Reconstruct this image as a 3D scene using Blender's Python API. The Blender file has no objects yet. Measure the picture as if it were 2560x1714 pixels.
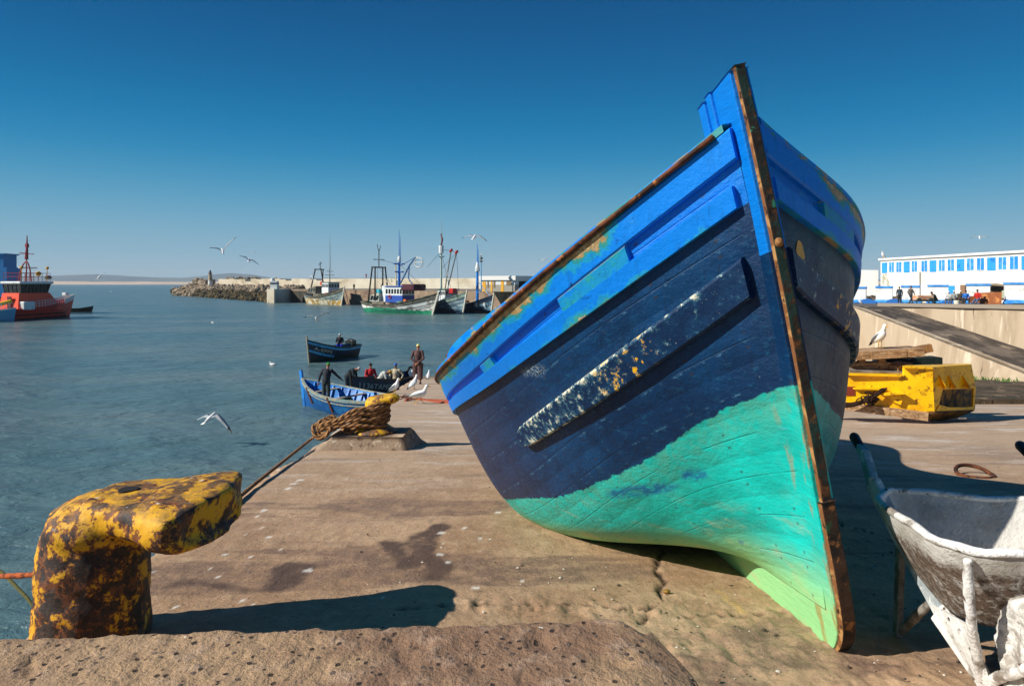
import bpy, math, random
import numpy as np
from mathutils import Vector, Matrix
from math import sin, cos, pi, radians
rnd = random.Random(7)
scene = bpy.context.scene
# ------------------------------------------------------------------ camera, world, sun
F, HX, HY = 1706.667, 1280.0, 708.0      # focal length and horizon of the 2560 x 1714 photograph, used to recover distances
CZ = 6.0                                 # camera height above the harbour water
cam = bpy.data.cameras.new('camera'); camo = bpy.data.objects.new('camera', cam); scene.collection.objects.link(camo)
camo.location = (0, 0, CZ); camo.rotation_euler = (pi/2, 0, 0)
cam.lens = 24; cam.sensor_width = 36; cam.shift_y = -149/2560; cam.clip_start = .05; cam.clip_end = 30000
scene.camera = camo
SUN_EL, SUN_AZ = radians(34), math.atan2(-.83, -.27)      # azimuth measured from +Y towards +X
SKY_K = .10
world = bpy.data.worlds.new('World'); scene.world = world; world.use_nodes = True
nt = world.node_tree; nt.nodes.clear()
sky = nt.nodes.new('ShaderNodeTexSky'); sky.sky_type = 'NISHITA'; sky.sun_disc = False
sky.sun_elevation = SUN_EL; sky.sun_rotation = SUN_AZ; sky.altitude = 0; sky.air_density = 1.0; sky.dust_density = .0; sky.ozone_density = 3.0
hsv = nt.nodes.new('ShaderNodeHueSaturation'); hsv.inputs['Saturation'].default_value = 1.25
gm = nt.nodes.new('ShaderNodeGamma'); gm.inputs[1].default_value = 1.25
bg = nt.nodes.new('ShaderNodeBackground'); bg.inputs[1].default_value = SKY_K
wo = nt.nodes.new('ShaderNodeOutputWorld')
tc = nt.nodes.new('ShaderNodeTexCoord'); sp_ = nt.nodes.new('ShaderNodeSeparateXYZ'); cr = nt.nodes.new('ShaderNodeValToRGB'); mx = nt.nodes.new('ShaderNodeMix'); mx.data_type = 'RGBA'
nt.links.new(tc.outputs['Generated'], sp_.inputs[0]); nt.links.new(sp_.outputs[2], cr.inputs[0])
cr.color_ramp.interpolation = 'B_SPLINE'
for k_, (ps, c3) in enumerate([(0, (.25, .385, .475)), (.04, (.21, .36, .465)), (.11, (.075, .285, .44)), (.18, (.0, .185, .385)), (.27, (.0, .112, .29)), (.38, (.0, .062, .19)), (1, (.0, .04, .14))]):
    e_ = cr.color_ramp.elements[k_] if k_ < 2 else cr.color_ramp.elements.new(ps)
    e_.position = ps; e_.color = tuple(c3)+(1,)
mx.inputs[0].default_value = .985
nt.links.new(sky.outputs[0], gm.inputs[0]); nt.links.new(gm.outputs[0], hsv.inputs['Color']); nt.links.new(hsv.outputs[0], mx.inputs[6]); vs_ = nt.nodes.new('ShaderNodeVectorMath'); vs_.operation = 'SCALE'; vs_.inputs['Scale'].default_value = 1/SKY_K; nt.links.new(cr.outputs[0], vs_.inputs[0]); nt.links.new(vs_.outputs[0], mx.inputs[7]); nt.links.new(mx.outputs[2], bg.inputs[0]); nt.links.new(bg.outputs[0], wo.inputs[0])
sl = bpy.data.lights.new('sun', 'SUN'); sl.energy = 5.0; sl.angle = radians(.5); sl.color = (1, .945, .86)
so = bpy.data.objects.new('sun', sl); scene.collection.objects.link(so)
so.rotation_euler = Vector((cos(SUN_EL)*sin(SUN_AZ), cos(SUN_EL)*cos(SUN_AZ), sin(SUN_EL))).to_track_quat('Z', 'Y').to_euler()
scene.view_settings.view_transform = 'Standard'; scene.view_settings.look = 'None'; scene.view_settings.exposure = .28; scene.view_settings.gamma = 1
scene.cycles.use_denoising = True
try: scene.cycles.max_bounces = 6
except Exception: pass

# ------------------------------------------------------------------ helpers
def P(px, py, d): return Vector(((px-HX)*d/F, d, CZ + (HY-py)*d/F))
def gz(x, y): return CZ - 1.02 - .113*y                 # the sloping quay
def G(px, py):
    d = 1741/(py-901.); return Vector(((px-HX)*d/F, d, CZ+(HY-py)*d/F))
def WT(px, py):
    d = CZ*F/(py-HY); return Vector(((px-HX)*d/F, d, 0))
def lin(h):
    c = [int(h[i:i+2], 16)/255 for i in (0, 2, 4)]
    return tuple([(v/12.92 if v <= .04045 else ((v+.055)/1.055)**2.4) for v in c] + [1])
def col(c): return lin(c) if isinstance(c, str) else (tuple(c)+(1,) if len(c) == 3 else c)
class NG:
    def __init__(s, m): s.t = m.node_tree
    def n(s, ty, **k):
        o = s.t.nodes.new(ty)
        for a, v in k.items(): setattr(o, a, v)
        return o
    def l(s, a, b): s.t.links.new(a, b)
    def set(s, sock, v):
        if isinstance(v, bpy.types.NodeSocket): s.l(v, sock)
        else: sock.default_value = v
    def math(s, op, a, b=0., clamp=False):
        o = s.n('ShaderNodeMath', operation=op, use_clamp=clamp); s.set(o.inputs[0], a); s.set(o.inputs[1], b); return o.outputs[0]
    def mix(s, f, a, b):
        o = s.n('ShaderNodeMix', data_type='RGBA'); s.set(o.inputs[0], f); s.set(o.inputs[6], a); s.set(o.inputs[7], b); return o.outputs[2]
    def step(s, x, lo, hi):
        o = s.n('ShaderNodeMapRange', interpolation_type='SMOOTHSTEP'); s.set(o.inputs[0], x); s.set(o.inputs[1], lo); s.set(o.inputs[2], hi); return o.outputs[0]
    def coord(s, stretch=(1, 1, 1), world=False):
        if world: c = s.n('ShaderNodeNewGeometry').outputs['Position']
        else: c = s.n('ShaderNodeTexCoord').outputs['Object']
        m = s.n('ShaderNodeMapping'); s.l(c, m.inputs[0]); m.inputs[3].default_value = stretch; return m.outputs[0]
    def noise(s, vec, scale, detail=5, rough=.55, dist=0):
        o = s.n('ShaderNodeTexNoise'); s.l(vec, o.inputs['Vector']); o.inputs['Scale'].default_value = scale; o.inputs['Detail'].default_value = detail
        o.inputs['Roughness'].default_value = rough; o.inputs['Distortion'].default_value = dist; return o.outputs[0]
    def voro(s, vec, scale, feature='F1', rnd=1.):
        o = s.n('ShaderNodeTexVoronoi', feature=feature); s.l(vec, o.inputs['Vector']); o.inputs['Scale'].default_value = scale; o.inputs['Randomness'].default_value = rnd; return o.outputs['Distance']
    def attr(s, name): return s.n('ShaderNodeAttribute', attribute_name=name).outputs['Fac']
    def bump(s, h, st=.3, d=.01, nrm=None):
        o = s.n('ShaderNodeBump'); o.inputs['Strength'].default_value = st; o.inputs['Distance'].default_value = d; s.l(h, o.inputs['Height'])
        if nrm is not None: s.l(nrm, o.inputs['Normal'])
        return o.outputs[0]
def newmat(name):
    m = bpy.data.materials.new(name); m.use_nodes = True; g = NG(m); b = m.node_tree.nodes['Principled BSDF']; return m, g, b
MATS = {}
def mat(name, base, rough=.65, metal=0., layers=(), bumps=(), spec=.5, coat=0, world=False):
    """layers: (colour, scale, threshold, softness[, stretch[, detail]]) painted over base; bumps: (scale, strength, distance[, stretch])"""
    if name in MATS: return MATS[name]
    m, g, b = newmat(name); c = col(base)
    cur = None
    for L in layers:
        st = L[4] if len(L) > 4 else (1, 1, 1); dt = L[5] if len(L) > 5 else 6
        v = g.coord(st, world); n = g.noise(v, L[1], dt, .6)
        f = g.step(n, L[2]-L[3]/2, L[2]+L[3]/2)
        cur = g.mix(f, cur if cur is not None else c, col(L[0]))
    if cur is not None: g.l(cur, b.inputs['Base Color'])
    else: b.inputs['Base Color'].default_value = c
    b.inputs['Roughness'].default_value = rough; b.inputs['Metallic'].default_value = metal; b.inputs['Specular IOR Level'].default_value = spec
    b.inputs['Coat Weight'].default_value = coat
    nm = None
    for B in bumps:
        v = g.coord(B[3] if len(B) > 3 else (1, 1, 1), world); nm = g.bump(g.noise(v, B[0], 6, .6), B[1], B[2], nm)
    if nm is not None: g.l(nm, b.inputs['Normal'])
    MATS[name] = m; return m

class MB:
    """collects faces; .part() links them as one mesh object"""
    def __init__(s): s.v = []; s.f = []; s.m = []; s.cur = 0
    def add(s, vs, fs, mi=None):
        o = len(s.v); s.v += [tuple(v) for v in vs]; s.f += [tuple(i+o for i in f) for f in fs]; s.m += [s.cur if mi is None else mi]*len(fs); return s
    def box(s, c, size, rot=None, mi=None, taper=1.):
        x, y, z = [q/2 for q in size]; vs = []
        for dz in (-1, 1):
            t = taper if dz > 0 else 1
            for dx, dy in ((-1, -1), (1, -1), (1, 1), (-1, 1)):
                p = Vector((dx*x*t, dy*y*t, dz*z)); p = rot @ p if rot is not None else p; vs.append(p+Vector(c))
        return s.add(vs, [(3, 2, 1, 0), (4, 5, 6, 7), (0, 1, 5, 4), (1, 2, 6, 5), (2, 3, 7, 6), (3, 0, 4, 7)], mi)
    def bar(s, a, b, w, h, up=(0, 0, 1), mi=None, w2=None, h2=None):
        a, b, up = Vector(a), Vector(b), Vector(up); t = (b-a).normalized(); r = t.cross(up)
        if r.length < 1e-4: r = t.cross(Vector((1, 0, 0)))
        r.normalize(); u = r.cross(t); vs = []
        for p, ww, hh in ((a, w, h), (b, w2 or w, h2 or h)):
            for i, j in ((-1, -1), (1, -1), (1, 1), (-1, 1)): vs.append(p+r*(i*ww/2)+u*(j*hh/2))
        return s.add(vs, [(0, 1, 2, 3), (7, 6, 5, 4), (0, 4, 5, 1), (1, 5, 6, 2), (2, 6, 7, 3), (3, 7, 4, 0)], mi)
    def tube(s, pts, r, n=8, mi=None, caps=True, flat=1.):
        pts = [Vector(p) for p in pts]; k = len(pts); rr = list(r) if hasattr(r, '__len__') else [r]*k; vs = []; fr = None
        for i, p in enumerate(pts):
            t = (pts[min(i+1, k-1)]-pts[max(i-1, 0)]); t = t.normalized() if t.length > 1e-9 else Vector((0, 0, 1))
            if fr is None:
                fr = t.cross(Vector((0, 0, 1)) if abs(t.z) < .9 else Vector((1, 0, 0))).normalized()
            fr = (fr - t*fr.dot(t)).normalized(); b = t.cross(fr)
            for j in range(n):
                a = 2*pi*j/n; vs.append(p+(fr*cos(a)+b*(sin(a)*flat))*rr[i])
        fs = [(i*n+j, i*n+(j+1) % n, (i+1)*n+(j+1) % n, (i+1)*n+j) for i in range(k-1) for j in range(n)]
        if caps: fs += [tuple(range(n))[::-1], tuple((k-1)*n+j for j in range(n))]
        return s.add(vs, fs, mi)
    def ball(s, c, r, nu=12, nv=8, rot=None, mi=None):
        r = r if hasattr(r, '__len__') else (r, r, r); c = Vector(c); vs = []
        for i in range(nv+1):
            th = pi*i/nv
            for j in range(nu):
                a = 2*pi*j/nu; p = Vector((r[0]*sin(th)*cos(a), r[1]*sin(th)*sin(a), r[2]*cos(th))); vs.append((rot @ p if rot is not None else p)+c)
        return s.add(vs, [(i*nu+j, (i+1)*nu+j, (i+1)*nu+(j+1) % nu, i*nu+(j+1) % nu) for i in range(nv) for j in range(nu)], mi)
    def prism(s, poly, h, mi=None):
        """poly: 3D points of a flat outline, h: thickness vector"""
        n = len(poly); h = Vector(h); a = [Vector(p) for p in poly]
        return s.add(a+[p+h for p in a], [tuple(range(n))[::-1], tuple(range(n, 2*n))]+[(i, (i+1) % n, n+(i+1) % n, n+i) for i in range(n)], mi)
    def grid(s, pts, mi=None, flip=False, closej=False):
        """pts[i][j] of 3D points"""
        a, b = len(pts), len(pts[0]); fs = []
        for i in range(a-1):
            for j in range(b if closej else b-1):
                q = (i*b+j, (i+1)*b+j, (i+1)*b+(j+1) % b, i*b+(j+1) % b); fs.append(q[::-1] if flip else q)
        return s.add([p for r in pts for p in r], fs, mi)
    def part(s, name, mats, parent=None, smooth=False, bevel=0, loc=None, attrs=None, remesh=0, sub=0, noise=None):
        me = bpy.data.meshes.new(name); off = Vector((0, 0, 0))
        if loc is not None: off = Vector(loc)
        elif parent is not None:
            off = parent.get('_w') and Vector(parent['_w']) or off
        me.from_pydata([tuple(Vector(v)-off) for v in s.v], [], s.f)
        for m in (mats if isinstance(mats, (list, tuple)) else [mats]): me.materials.append(m)
        me.polygons.foreach_set('material_index', s.m)
        if smooth: me.polygons.foreach_set('use_smooth', [True]*len(s.f))
        if attrs:
            for k, vals in attrs.items():
                a = me.attributes.new(k, 'FLOAT', 'POINT'); a.data.foreach_set('value', np.asarray(vals, dtype=np.float32))
        me.update()
        o = bpy.data.objects.new(name, me); scene.collection.objects.link(o)
        if parent is not None: o.parent = parent
        if loc is not None: o.location = loc
        if remesh:
            r = o.modifiers.new('r', 'REMESH'); r.mode = 'VOXEL'; r.voxel_size = remesh; r.use_smooth_shade = True
            q = o.modifiers.new('s', 'SMOOTH'); q.iterations = 2; q.factor = .5
        if noise:
            tx = bpy.data.textures.new(name+'_t', 'CLOUDS'); tx.noise_scale = noise[0]; tx.noise_depth = 3
            d = o.modifiers.new('d', 'DISPLACE'); d.texture = tx; d.strength = noise[1]; d.mid_level = .5; d.texture_coords = 'LOCAL'
        if bevel:
            b = o.modifiers.new('b', 'BEVEL'); b.width = bevel; b.segments = 2; b.limit_method = 'ANGLE'
        if sub:
            q = o.modifiers.new('u', 'SUBSURF'); q.levels = sub; q.render_levels = sub
        return o
def tag(o, label=None, cat=None, group=None, kind=None):
    if label: o['label'] = label
    if cat: o['category'] = cat
    if group: o['group'] = group
    if kind: o['kind'] = kind
    return o
def thing(name, label, cat, loc=(0, 0, 0), group=None, rz=None, world=True):
    """Empty at the base. world=True: parts are given in world coordinates; otherwise in the Empty's own frame."""
    o = bpy.data.objects.new(name, None); scene.collection.objects.link(o); o.location = loc; o.empty_display_size = .1
    if rz is not None: o.rotation_euler = (0, 0, rz)
    if world: o['_w'] = tuple(loc)
    return tag(o, label, cat, group)
def copy_tree(o, parent=None):
    c = o.copy(); scene.collection.objects.link(c); c.parent = parent
    for ch in list(o.children): copy_tree(ch, c)
    return c
# value noise on numpy arrays
_tab = np.random.RandomState(3).rand(256, 256)
def vnoise(x, y):
    xi = np.floor(x).astype(int); yi = np.floor(y).astype(int); fx = x-xi; fy = y-yi; fx = fx*fx*(3-2*fx); fy = fy*fy*(3-2*fy)
    a = _tab[xi % 256, yi % 256]; b = _tab[(xi+1) % 256, yi % 256]; c = _tab[xi % 256, (yi+1) % 256]; d = _tab[(xi+1) % 256, (yi+1) % 256]
    return (a*(1-fx)+b*fx)*(1-fy)+(c*(1-fx)+d*fx)*fy
def fbm(x, y, o=5, g=.5):
    r = 0; a = 1; t = 0
    for i in range(o): r = r+a*vnoise(x*2**i+17*i, y*2**i+5*i); t += a; a *= g
    return r/t
def seg_dist(X, Y, pts):
    r = np.full(X.shape, 1e9)
    for (ax, ay), (bx, by) in zip(pts[:-1], pts[1:]):
        dx, dy = bx-ax, by-ay; t = np.clip(((X-ax)*dx+(Y-ay)*dy)/(dx*dx+dy*dy), 0, 1); r = np.minimum(r, np.hypot(X-ax-t*dx, Y-ay-t*dy))
    return r

# ------------------------------------------------------------------ setting: water, quay, hills
def water_mat():
    m, g, b = newmat('water'); v = g.coord((1, 1, 1), True)
    big = g.noise(g.coord((.035, .09, 1), True), 1, 4, .55)
    c = g.mix(g.step(big, .38, .66), col((.078, .148, .160)), col((.130, .182, .180)))
    g.l(c, b.inputs['Base Color']); b.inputs['Roughness'].default_value = .25; b.inputs['Specular IOR Level'].default_value = .4; b.inputs['IOR'].default_value = 1.33
    h1 = g.noise(g.coord((.9, 1.5, 1), True), 1.6, 5, .62, .4); h2 = g.noise(g.coord((.25, .5, 1), True), 1, 3, .5, .3)
    h = g.math('ADD', g.math('MULTIPLY', h1, .24), g.math('MULTIPLY', h2, 1.0))
    g.l(g.bump(h, 1., .75), b.inputs['Normal']); return m
w = MB(); w.add([(-5900, -60, 0), (5900, -60, 0), (5900, 5900, 0), (-5900, 5900, 0)], [(0, 1, 2, 3)])
tag(w.part('water', water_mat()), kind='structure')
def edge_x(y): return -1.55-.105*y
def ground_mat():
    m, g, b = newmat('quay_concrete'); v = g.coord((1, 1, 1), True); vs = g.coord((.45, 1.5, 1), True)
    n1 = g.noise(v, 1.1, 6, .6, .3); n2 = g.noise(v, 7, 9, .7); n3 = g.noise(v, 45, 7, .75); n4 = g.noise(vs, .9, 5, .6)
    c = g.mix(g.step(n1, .35, .65), lin('b09070'), lin('9a7a5c'))
    c = g.mix(g.math('MULTIPLY', g.step(n2, .42, .7), .55), c, lin('c4a684'))
    c = g.mix(g.math('MULTIPLY', g.step(n4, .53, .6), g.step(n2, .3, .6)), c, lin('7b6250'))
    sep = g.n('ShaderNodeSeparateXYZ'); g.l(v, sep.inputs[0])
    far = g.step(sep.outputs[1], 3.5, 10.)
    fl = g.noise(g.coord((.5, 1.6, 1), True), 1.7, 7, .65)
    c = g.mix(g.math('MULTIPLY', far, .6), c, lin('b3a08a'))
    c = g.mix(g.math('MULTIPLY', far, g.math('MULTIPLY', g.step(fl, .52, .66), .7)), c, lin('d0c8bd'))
    c = g.mix(g.math('MULTIPLY', g.step(g.noise(v, 18, 4), .6, .68), .35), c, lin('5f4c3e'))
    c = g.mix(g.math('MULTIPLY', g.step(n3, .5, .68), .45), c, lin('5a493c')); c = g.mix(g.math('MULTIPLY', g.step(g.noise(v, 120, 4, .7), .56, .66), .4), c, lin('c8ad92'))
    wet = g.attr('wet'); c = g.mix(g.math('MULTIPLY', wet, g.step(n2, .2, .5)), c, lin('5d4839'))
    vo = g.n('ShaderNodeTexVoronoi'); vo.inputs['Scale'].default_value = 2.2; g.l(g.coord((1, 1.6, 1), True), vo.inputs['Vector'])
    dd = g.math('ADD', vo.outputs['Distance'], g.math('MULTIPLY', g.noise(v, 22, 5), .22))
    keep = g.math('MULTIPLY', g.step(g.noise(v, .8, 2), .42, .5), g.step(vo.outputs['Color'], .3, .34))
    c = g.mix(g.math('MULTIPLY', keep, g.step(dd, .125, .105)), c, lin('e8e4da'))
    c = g.mix(g.attr('crack'), c, lin('2e2219')); c = g.mix(g.math('MULTIPLY', g.attr('drop'), .85), c, lin('e2dccf'))
    c = g.mix(g.attr('algae'), c, lin('2f3a1d'))
    c = g.mix(g.attr('scuff'), c, lin('c09a62'))
    hs = g.n('ShaderNodeHueSaturation'); hs.inputs['Value'].default_value = 1.12; g.l(c, hs.inputs['Color'])
    g.l(hs.outputs[0], b.inputs['Base Color']); g.l(g.math('SUBTRACT', .88, g.math('MULTIPLY', wet, .3)), b.inputs['Roughness']); b.inputs['Specular IOR Level'].default_value = .3
    nm = g.bump(n3, .8, .008); nm = g.bump(n2, .6, .02, nm); nm = g.bump(g.voro(v, 60), .25, .004, nm); g.l(nm, b.inputs['Normal']); return m
ys = np.concatenate([np.linspace(-4, 1.4, 12), 1.4+np.cumsum(.008*1.0122**np.arange(330))]); ys = ys[ys < 45]; ys = np.append(ys, 46.)
us = np.concatenate([np.linspace(0, 5.2, 560), 5.2+np.cumsum(.02*1.07**np.arange(86))]); 
Yg, Ug = np.meshgrid(ys, us, indexing='ij'); sc_ = 1+np.maximum(Yg-4, 0)*.12; Xg = edge_x(Yg)+Ug*sc_
Xg = Xg + np.exp(-Ug/.12)*(fbm(Yg*1.7, Yg*0+3, 4)-.5)*.22
Xg = np.minimum(Xg, 60)
Zg = gz(Xg, Yg)
def XY(pts):
    r = [G(a*1.0931, b*1.0931) for a, b in pts]; return [(p.x, p.y) for p in r]
crk = [XY([(1512, 1262), (1500, 1300), (1518, 1330), (1500, 1352), (1512, 1372), (1480, 1392), (1470, 1420)]), XY([(1790, 1400), (1700, 1408), (1640, 1398), (1560, 1412), (1500, 1395)]),
       XY([(1500, 1392), (1350, 1382), (1200, 1377), (1060, 1380), (900, 1392)]), XY([(1905, 1190), (1980, 1215), (2060, 1245)])]
crack = np.zeros_like(Xg); wob = (fbm(Xg*14, Yg*14, 4)-.5)*.09
for k, c_ in enumerate(crk):
    d = seg_dist(Xg+wob, Yg+wob*.6, c_); wd = [.011, .007, .008, .007][k]; crack = np.maximum(crack, np.exp(-(d/wd)**2)*(fbm(Xg*8+k, Yg*8, 3) > .2))
rough_zone = np.exp(-(seg_dist(Xg, Yg, XY([(1060, 1385), (1300, 1385), (1500, 1398)]))/.10)**2)+np.exp(-(seg_dist(Xg, Yg, XY([(1450, 1490), (1800, 1450), (1980, 1520)]))/.35)**2)*.8
near = np.clip((9-Yg)/4, 0, 1)
Zg = Zg + near*((fbm(Xg*3, Yg*3, 5)-.5)*.018 + (fbm(Xg*22, Yg*22, 4)-.5)*(.008+.035*rough_zone)) - crack*.016
Zg = Zg - np.exp(-Ug*sc_/.035)*.05
wet = np.zeros_like(Xg)
for pts, wd in (([(1010, 1205), (960, 1235), (960, 1265), (985, 1300), (1005, 1325)], .10), ([(660, 1300), (640, 1330), (620, 1345)], .10), ([(420, 1330), (560, 1345)], .06), ([(880, 1240), (960, 1290)], .1)):
    d = seg_dist(Xg, Yg, XY(pts))+(fbm(Xg*9, Yg*5, 4)-.5)*.22; wet = np.maximum(wet, np.clip((wd-d)/.05, 0, 1))
drop = np.zeros_like(Xg)
for u_, v_, w_ in ((1230, 850, 16), (1445, 610, 20), (1410, 640, 12), (1445, 662, 12), (1440, 700, 16), (1345, 738, 10), (1150, 925, 14), (1200, 965, 10), (845, 942, 16), (965, 1132, 14), (1120, 735, 34), (1080, 752, 26), (1160, 722, 22), (1580, 486, 26), (1610, 460, 22), (1650, 440, 24), (950, 950, 10), (1390, 1115, 12), (1300, 820, 8)):
    p_ = G(u_/2.196, 1000+v_/2.196); rr_ = w_/2.196/F*p_.y*.85; dd_ = np.hypot((Xg-p_.x)/rr_, (Yg-p_.y)/(rr_*1.5))+(fbm(Xg*45, Yg*45, 3)-.5)*1.6; drop = np.maximum(drop, np.clip((1-dd_)/.25, 0, 1))
for k_ in range(22):
    p_ = G(rnd.uniform(560, 1500), 980+rnd.random()**.5*560); rr_ = rnd.uniform(.008, .018)*(1+p_.y*.08); dd_ = np.hypot((Xg-p_.x)/rr_, (Yg-p_.y)/(rr_*1.4))+(fbm(Xg*40, Yg*40, 3)-.5)*.8; drop = np.maximum(drop, np.clip((1-dd_)/.3, 0, 1))
algae = np.clip((Yg-38.5+(fbm(Xg*2, Yg*2, 3)-.5)*4)/2.5, 0, 1)*.9
scuff = np.clip((.022-seg_dist(Xg+wob*.3, Yg, XY([(1640, 1350), (1700, 1400)])))/.015, 0, 1)*(fbm(Xg*20, Yg*20, 3) > .45)*.7
g_ = MB(); ny, nx = Xg.shape
vv = np.stack([Xg, Yg, Zg], -1).reshape(-1, 3); g_.v = [tuple(p) for p in vv.tolist()]
ii = np.arange(ny*nx).reshape(ny, nx); q = np.stack([ii[:-1, :-1], ii[:-1, 1:], ii[1:, 1:], ii[1:, :-1]], -1).reshape(-1, 4); g_.f = [tuple(t) for t in q.tolist()]; g_.m = [0]*len(g_.f)
GM = ground_mat()
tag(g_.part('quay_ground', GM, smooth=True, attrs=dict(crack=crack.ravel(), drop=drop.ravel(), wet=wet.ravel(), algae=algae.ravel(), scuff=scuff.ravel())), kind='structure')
conc = mat('old_concrete', '8d7c69', .9, layers=[('a8967f', 1.2, .55, .25), ('6a5a4a', 2.5, .6, .12, (1, 1, .3)), ('c9bda8', 6, .66, .1)], bumps=[(14, .5, .02), (60, .3, .005)], world=True)
wl = MB(); n = 60; top = []; bot = []
for i in range(n+1):
    y = -4+50*i/n; x = edge_x(y); top.append((x+.06, y, gz(x, y)-.012)); bot.append((x+.02, y, -2))
wl.grid([top, bot], flip=True)
tag(wl.part('quay_wall', conc, smooth=True), 'weathered concrete side wall of the sloping quay above the water', 'quay wall', kind='structure')
# ------------------------------------------------------------------ the big blue wooden boat on the quay
HP = {'X0': 1.1712, 'Y0': 2.3282, 'yaw': 0.04, 'pit': 0.1432, 'heel': 0.2266, 'r1': 0.1973, 'r2': 0.045, 'r3': -0.0224, 'Ht': 1.9953, 'B0': 0.0351, 'B1': 0.6586, 'B2': 1.0515, 'B3': 1.2869, 'B4': 1.0661, 'B5': 1.2738, 'B6': 0.1988, 'H0': 1.8306, 'H1': 1.5842, 'H2': 1.4143, 'H3': 1.2951, 'H4': 1.1806, 'H5': 1.593, 'H6': 2.2729, 'c10': 0.189, 'c11': 0.8221, 'c12': 0.8087, 'c13': 0.7935, 'e10': 0.5034, 'e11': 0.0694, 'e12': -0.2494, 'e13': 0.0371, 'c20': 1.0615, 'c21': 0.6732, 'c22': 0.9286, 'c23': 0.9911, 'e20': 0.7391, 'e21': 0.4641, 'e22': 0.2082, 'e23': 0.3558, 'kh': 0.1585, 'o1': 0.0629, 'o2': 0.25, 'o3': 0.3986, 'o4': 0.5383, 'o1b': 0.012, 'o2b': -0.0119, 'o3b': 0.0856, 'o4b': 0.0613}
a_, b_, c_ = HP['yaw'], HP['pit'], HP['heel']
cy, sy, cp, sp = cos(a_), sin(a_), cos(b_), sin(b_)
hA = np.array([-sy*cp, cy*cp, -sp]); hL0 = np.array([-cy, -sy, 0.]); hU0 = np.cross(hA, hL0); hU0 = hU0*np.sign(hU0[2])
hU = hU0*cos(c_)+hL0*sin(c_); hL = hL0*cos(c_)-hU0*sin(c_)
hO = np.array([HP['X0'], HP['Y0'], CZ-1.02-.113*HP['Y0']])
def spl(xs, ys_, x):
    xs = np.array(xs, float); yv = np.array(ys_, float); m = np.gradient(yv, xs); i = np.clip(np.searchsorted(xs, x, side='right')-1, 0, len(xs)-2)
    h = xs[i+1]-xs[i]; t = (x-xs[i])/h
    return (2*t**3-3*t**2+1)*yv[i]+(t**3-2*t**2+t)*h*m[i]+(-2*t**3+3*t**2)*yv[i+1]+(t**3-t**2)*h*m[i+1]
SN = [0, .5, 1.1, 2, 3.2, 4.6, 6.2]; CN = [0, 1.0, 2.4, 6.2]
hB = [HP['B%d' % i] for i in range(7)]; hH = [HP['H%d' % i] for i in range(7)]
def hW(a, l, u): return hO+np.asarray(a, float)[..., None]*hA+np.asarray(l, float)[..., None]*hL+np.asarray(u, float)[..., None]*hU
def hrho(h): return HP['r1']*h+HP['r2']*h*h+HP['r3']*h**3-.10*np.exp(-h/.07)
def hsec(ss, t):
    B = np.maximum(spl(SN, hB, ss), .02); Hs = spl(SN, hH, ss); c = [spl(CN, [HP[k+str(i)] for i in range(4)], ss) for k in ('c1', 'e1', 'c2', 'e2')]
    kh = HP['kh']; hh = Hs-kh
    b = (1-t)**3*.035+3*(1-t)**2*t*B*c[0]+3*(1-t)*t*t*B*c[2]+t**3*B
    h = kh+3*(1-t)**2*t*hh*c[1]+3*(1-t)*t*t*hh*c[3]+t**3*hh
    return ss+.07-hrho(h)*np.exp(-ss/1.2), b, h
def hgirth(q, n=61):
    t = np.linspace(1, 0, n); a, b, h = hsec(np.full(n, q), t); return t, np.concatenate([[0], np.cumsum(np.hypot(np.diff(b), np.diff(h)))])
def hpt(q, o, side=1, lift=0.):
    """world point at station q, girth o below the sheer, lifted off the skin"""
    t, g = hgirth(q); tt = np.interp(o, g, t)
    def pt(qq, t_): a, b, h = hsec(np.array([qq]), np.array([t_])); return hW(a, side*b, h)[0]
    p = pt(q, tt)
    if lift:
        u = pt(q+.01, tt)-pt(max(q-.01, 0), tt); v = pt(q, min(tt+.02, 1))-pt(q, max(min(tt+.02, 1)-.04, 0)); n = np.cross(u, v)*side; n /= np.linalg.norm(n)
        if np.dot(n, hL*side) < 0 and abs(np.dot(n, hL)) > .05: n = -n
        p = p+n*lift
    return p
def strip(o0, o1, th, s0=0.0, s1=5.9, side=1, n=70, base=-.004, endtaper=0, mb=None, chamfer=.25):
    """a board laid on the planking from girth o0(s) to o1(s), th thick"""
    mb = mb or MB(); rows = []; S_ = []; mb.A = dict(u=[], s=[])
    for i in range(n+1):
        q = s0+(s1-s0)*(i/n)**1.3; x0, x1 = o0(q), o1(q); t_ = th
        if endtaper: e = min(1, (s1-q)/endtaper); mid = (x0+x1)/2; k = .35+.65*math.sqrt(max(e, 0)*(2-max(e, 0))); x0 = mid+(x0-mid)*k; x1 = mid+(x1-mid)*k
        c = (x1-x0)*chamfer*.3; r = [hpt(q, x0, side, base), hpt(q, x0, side, t_*.75), hpt(q, x0+c, side, t_), hpt(q, x1-c, side, t_), hpt(q, x1, side, t_*.75), hpt(q, x1, side, base)]
        rows.append(r); S_.append(q); mb.A['u'] += [0, .02, .15, .85, .98, 1.]; mb.A['s'] += [q]*6
    mb.grid(rows, flip=(side < 0)); k = len(mb.v)-len(rows)*6; mb.f.append(tuple(range(k, k+6))[::-side]); mb.m.append(0); k = len(mb.v)-6; mb.f.append(tuple(range(k, k+6))[::side]); mb.m.append(0)
    return mb
fo = {k: (lambda q, k=k: HP[k]+HP[k+'b']*q) for k in ('o1', 'o2', 'o3', 'o4')}
base_pt = tuple(hO)
BOAT = thing('wooden_fishing_boat', 'large beached wooden boat, bright blue gunwale, navy sides, turquoise bottom, heeling on the quay', 'boat', base_pt)
def paint_h(s): return np.interp(s, [0,.2,.35,.5,.75,1.,1.2,1.55,2.,2.6,6], [.96,.905,.83,.74,.65,.58,.535,.51,.45,.40,.38])
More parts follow.
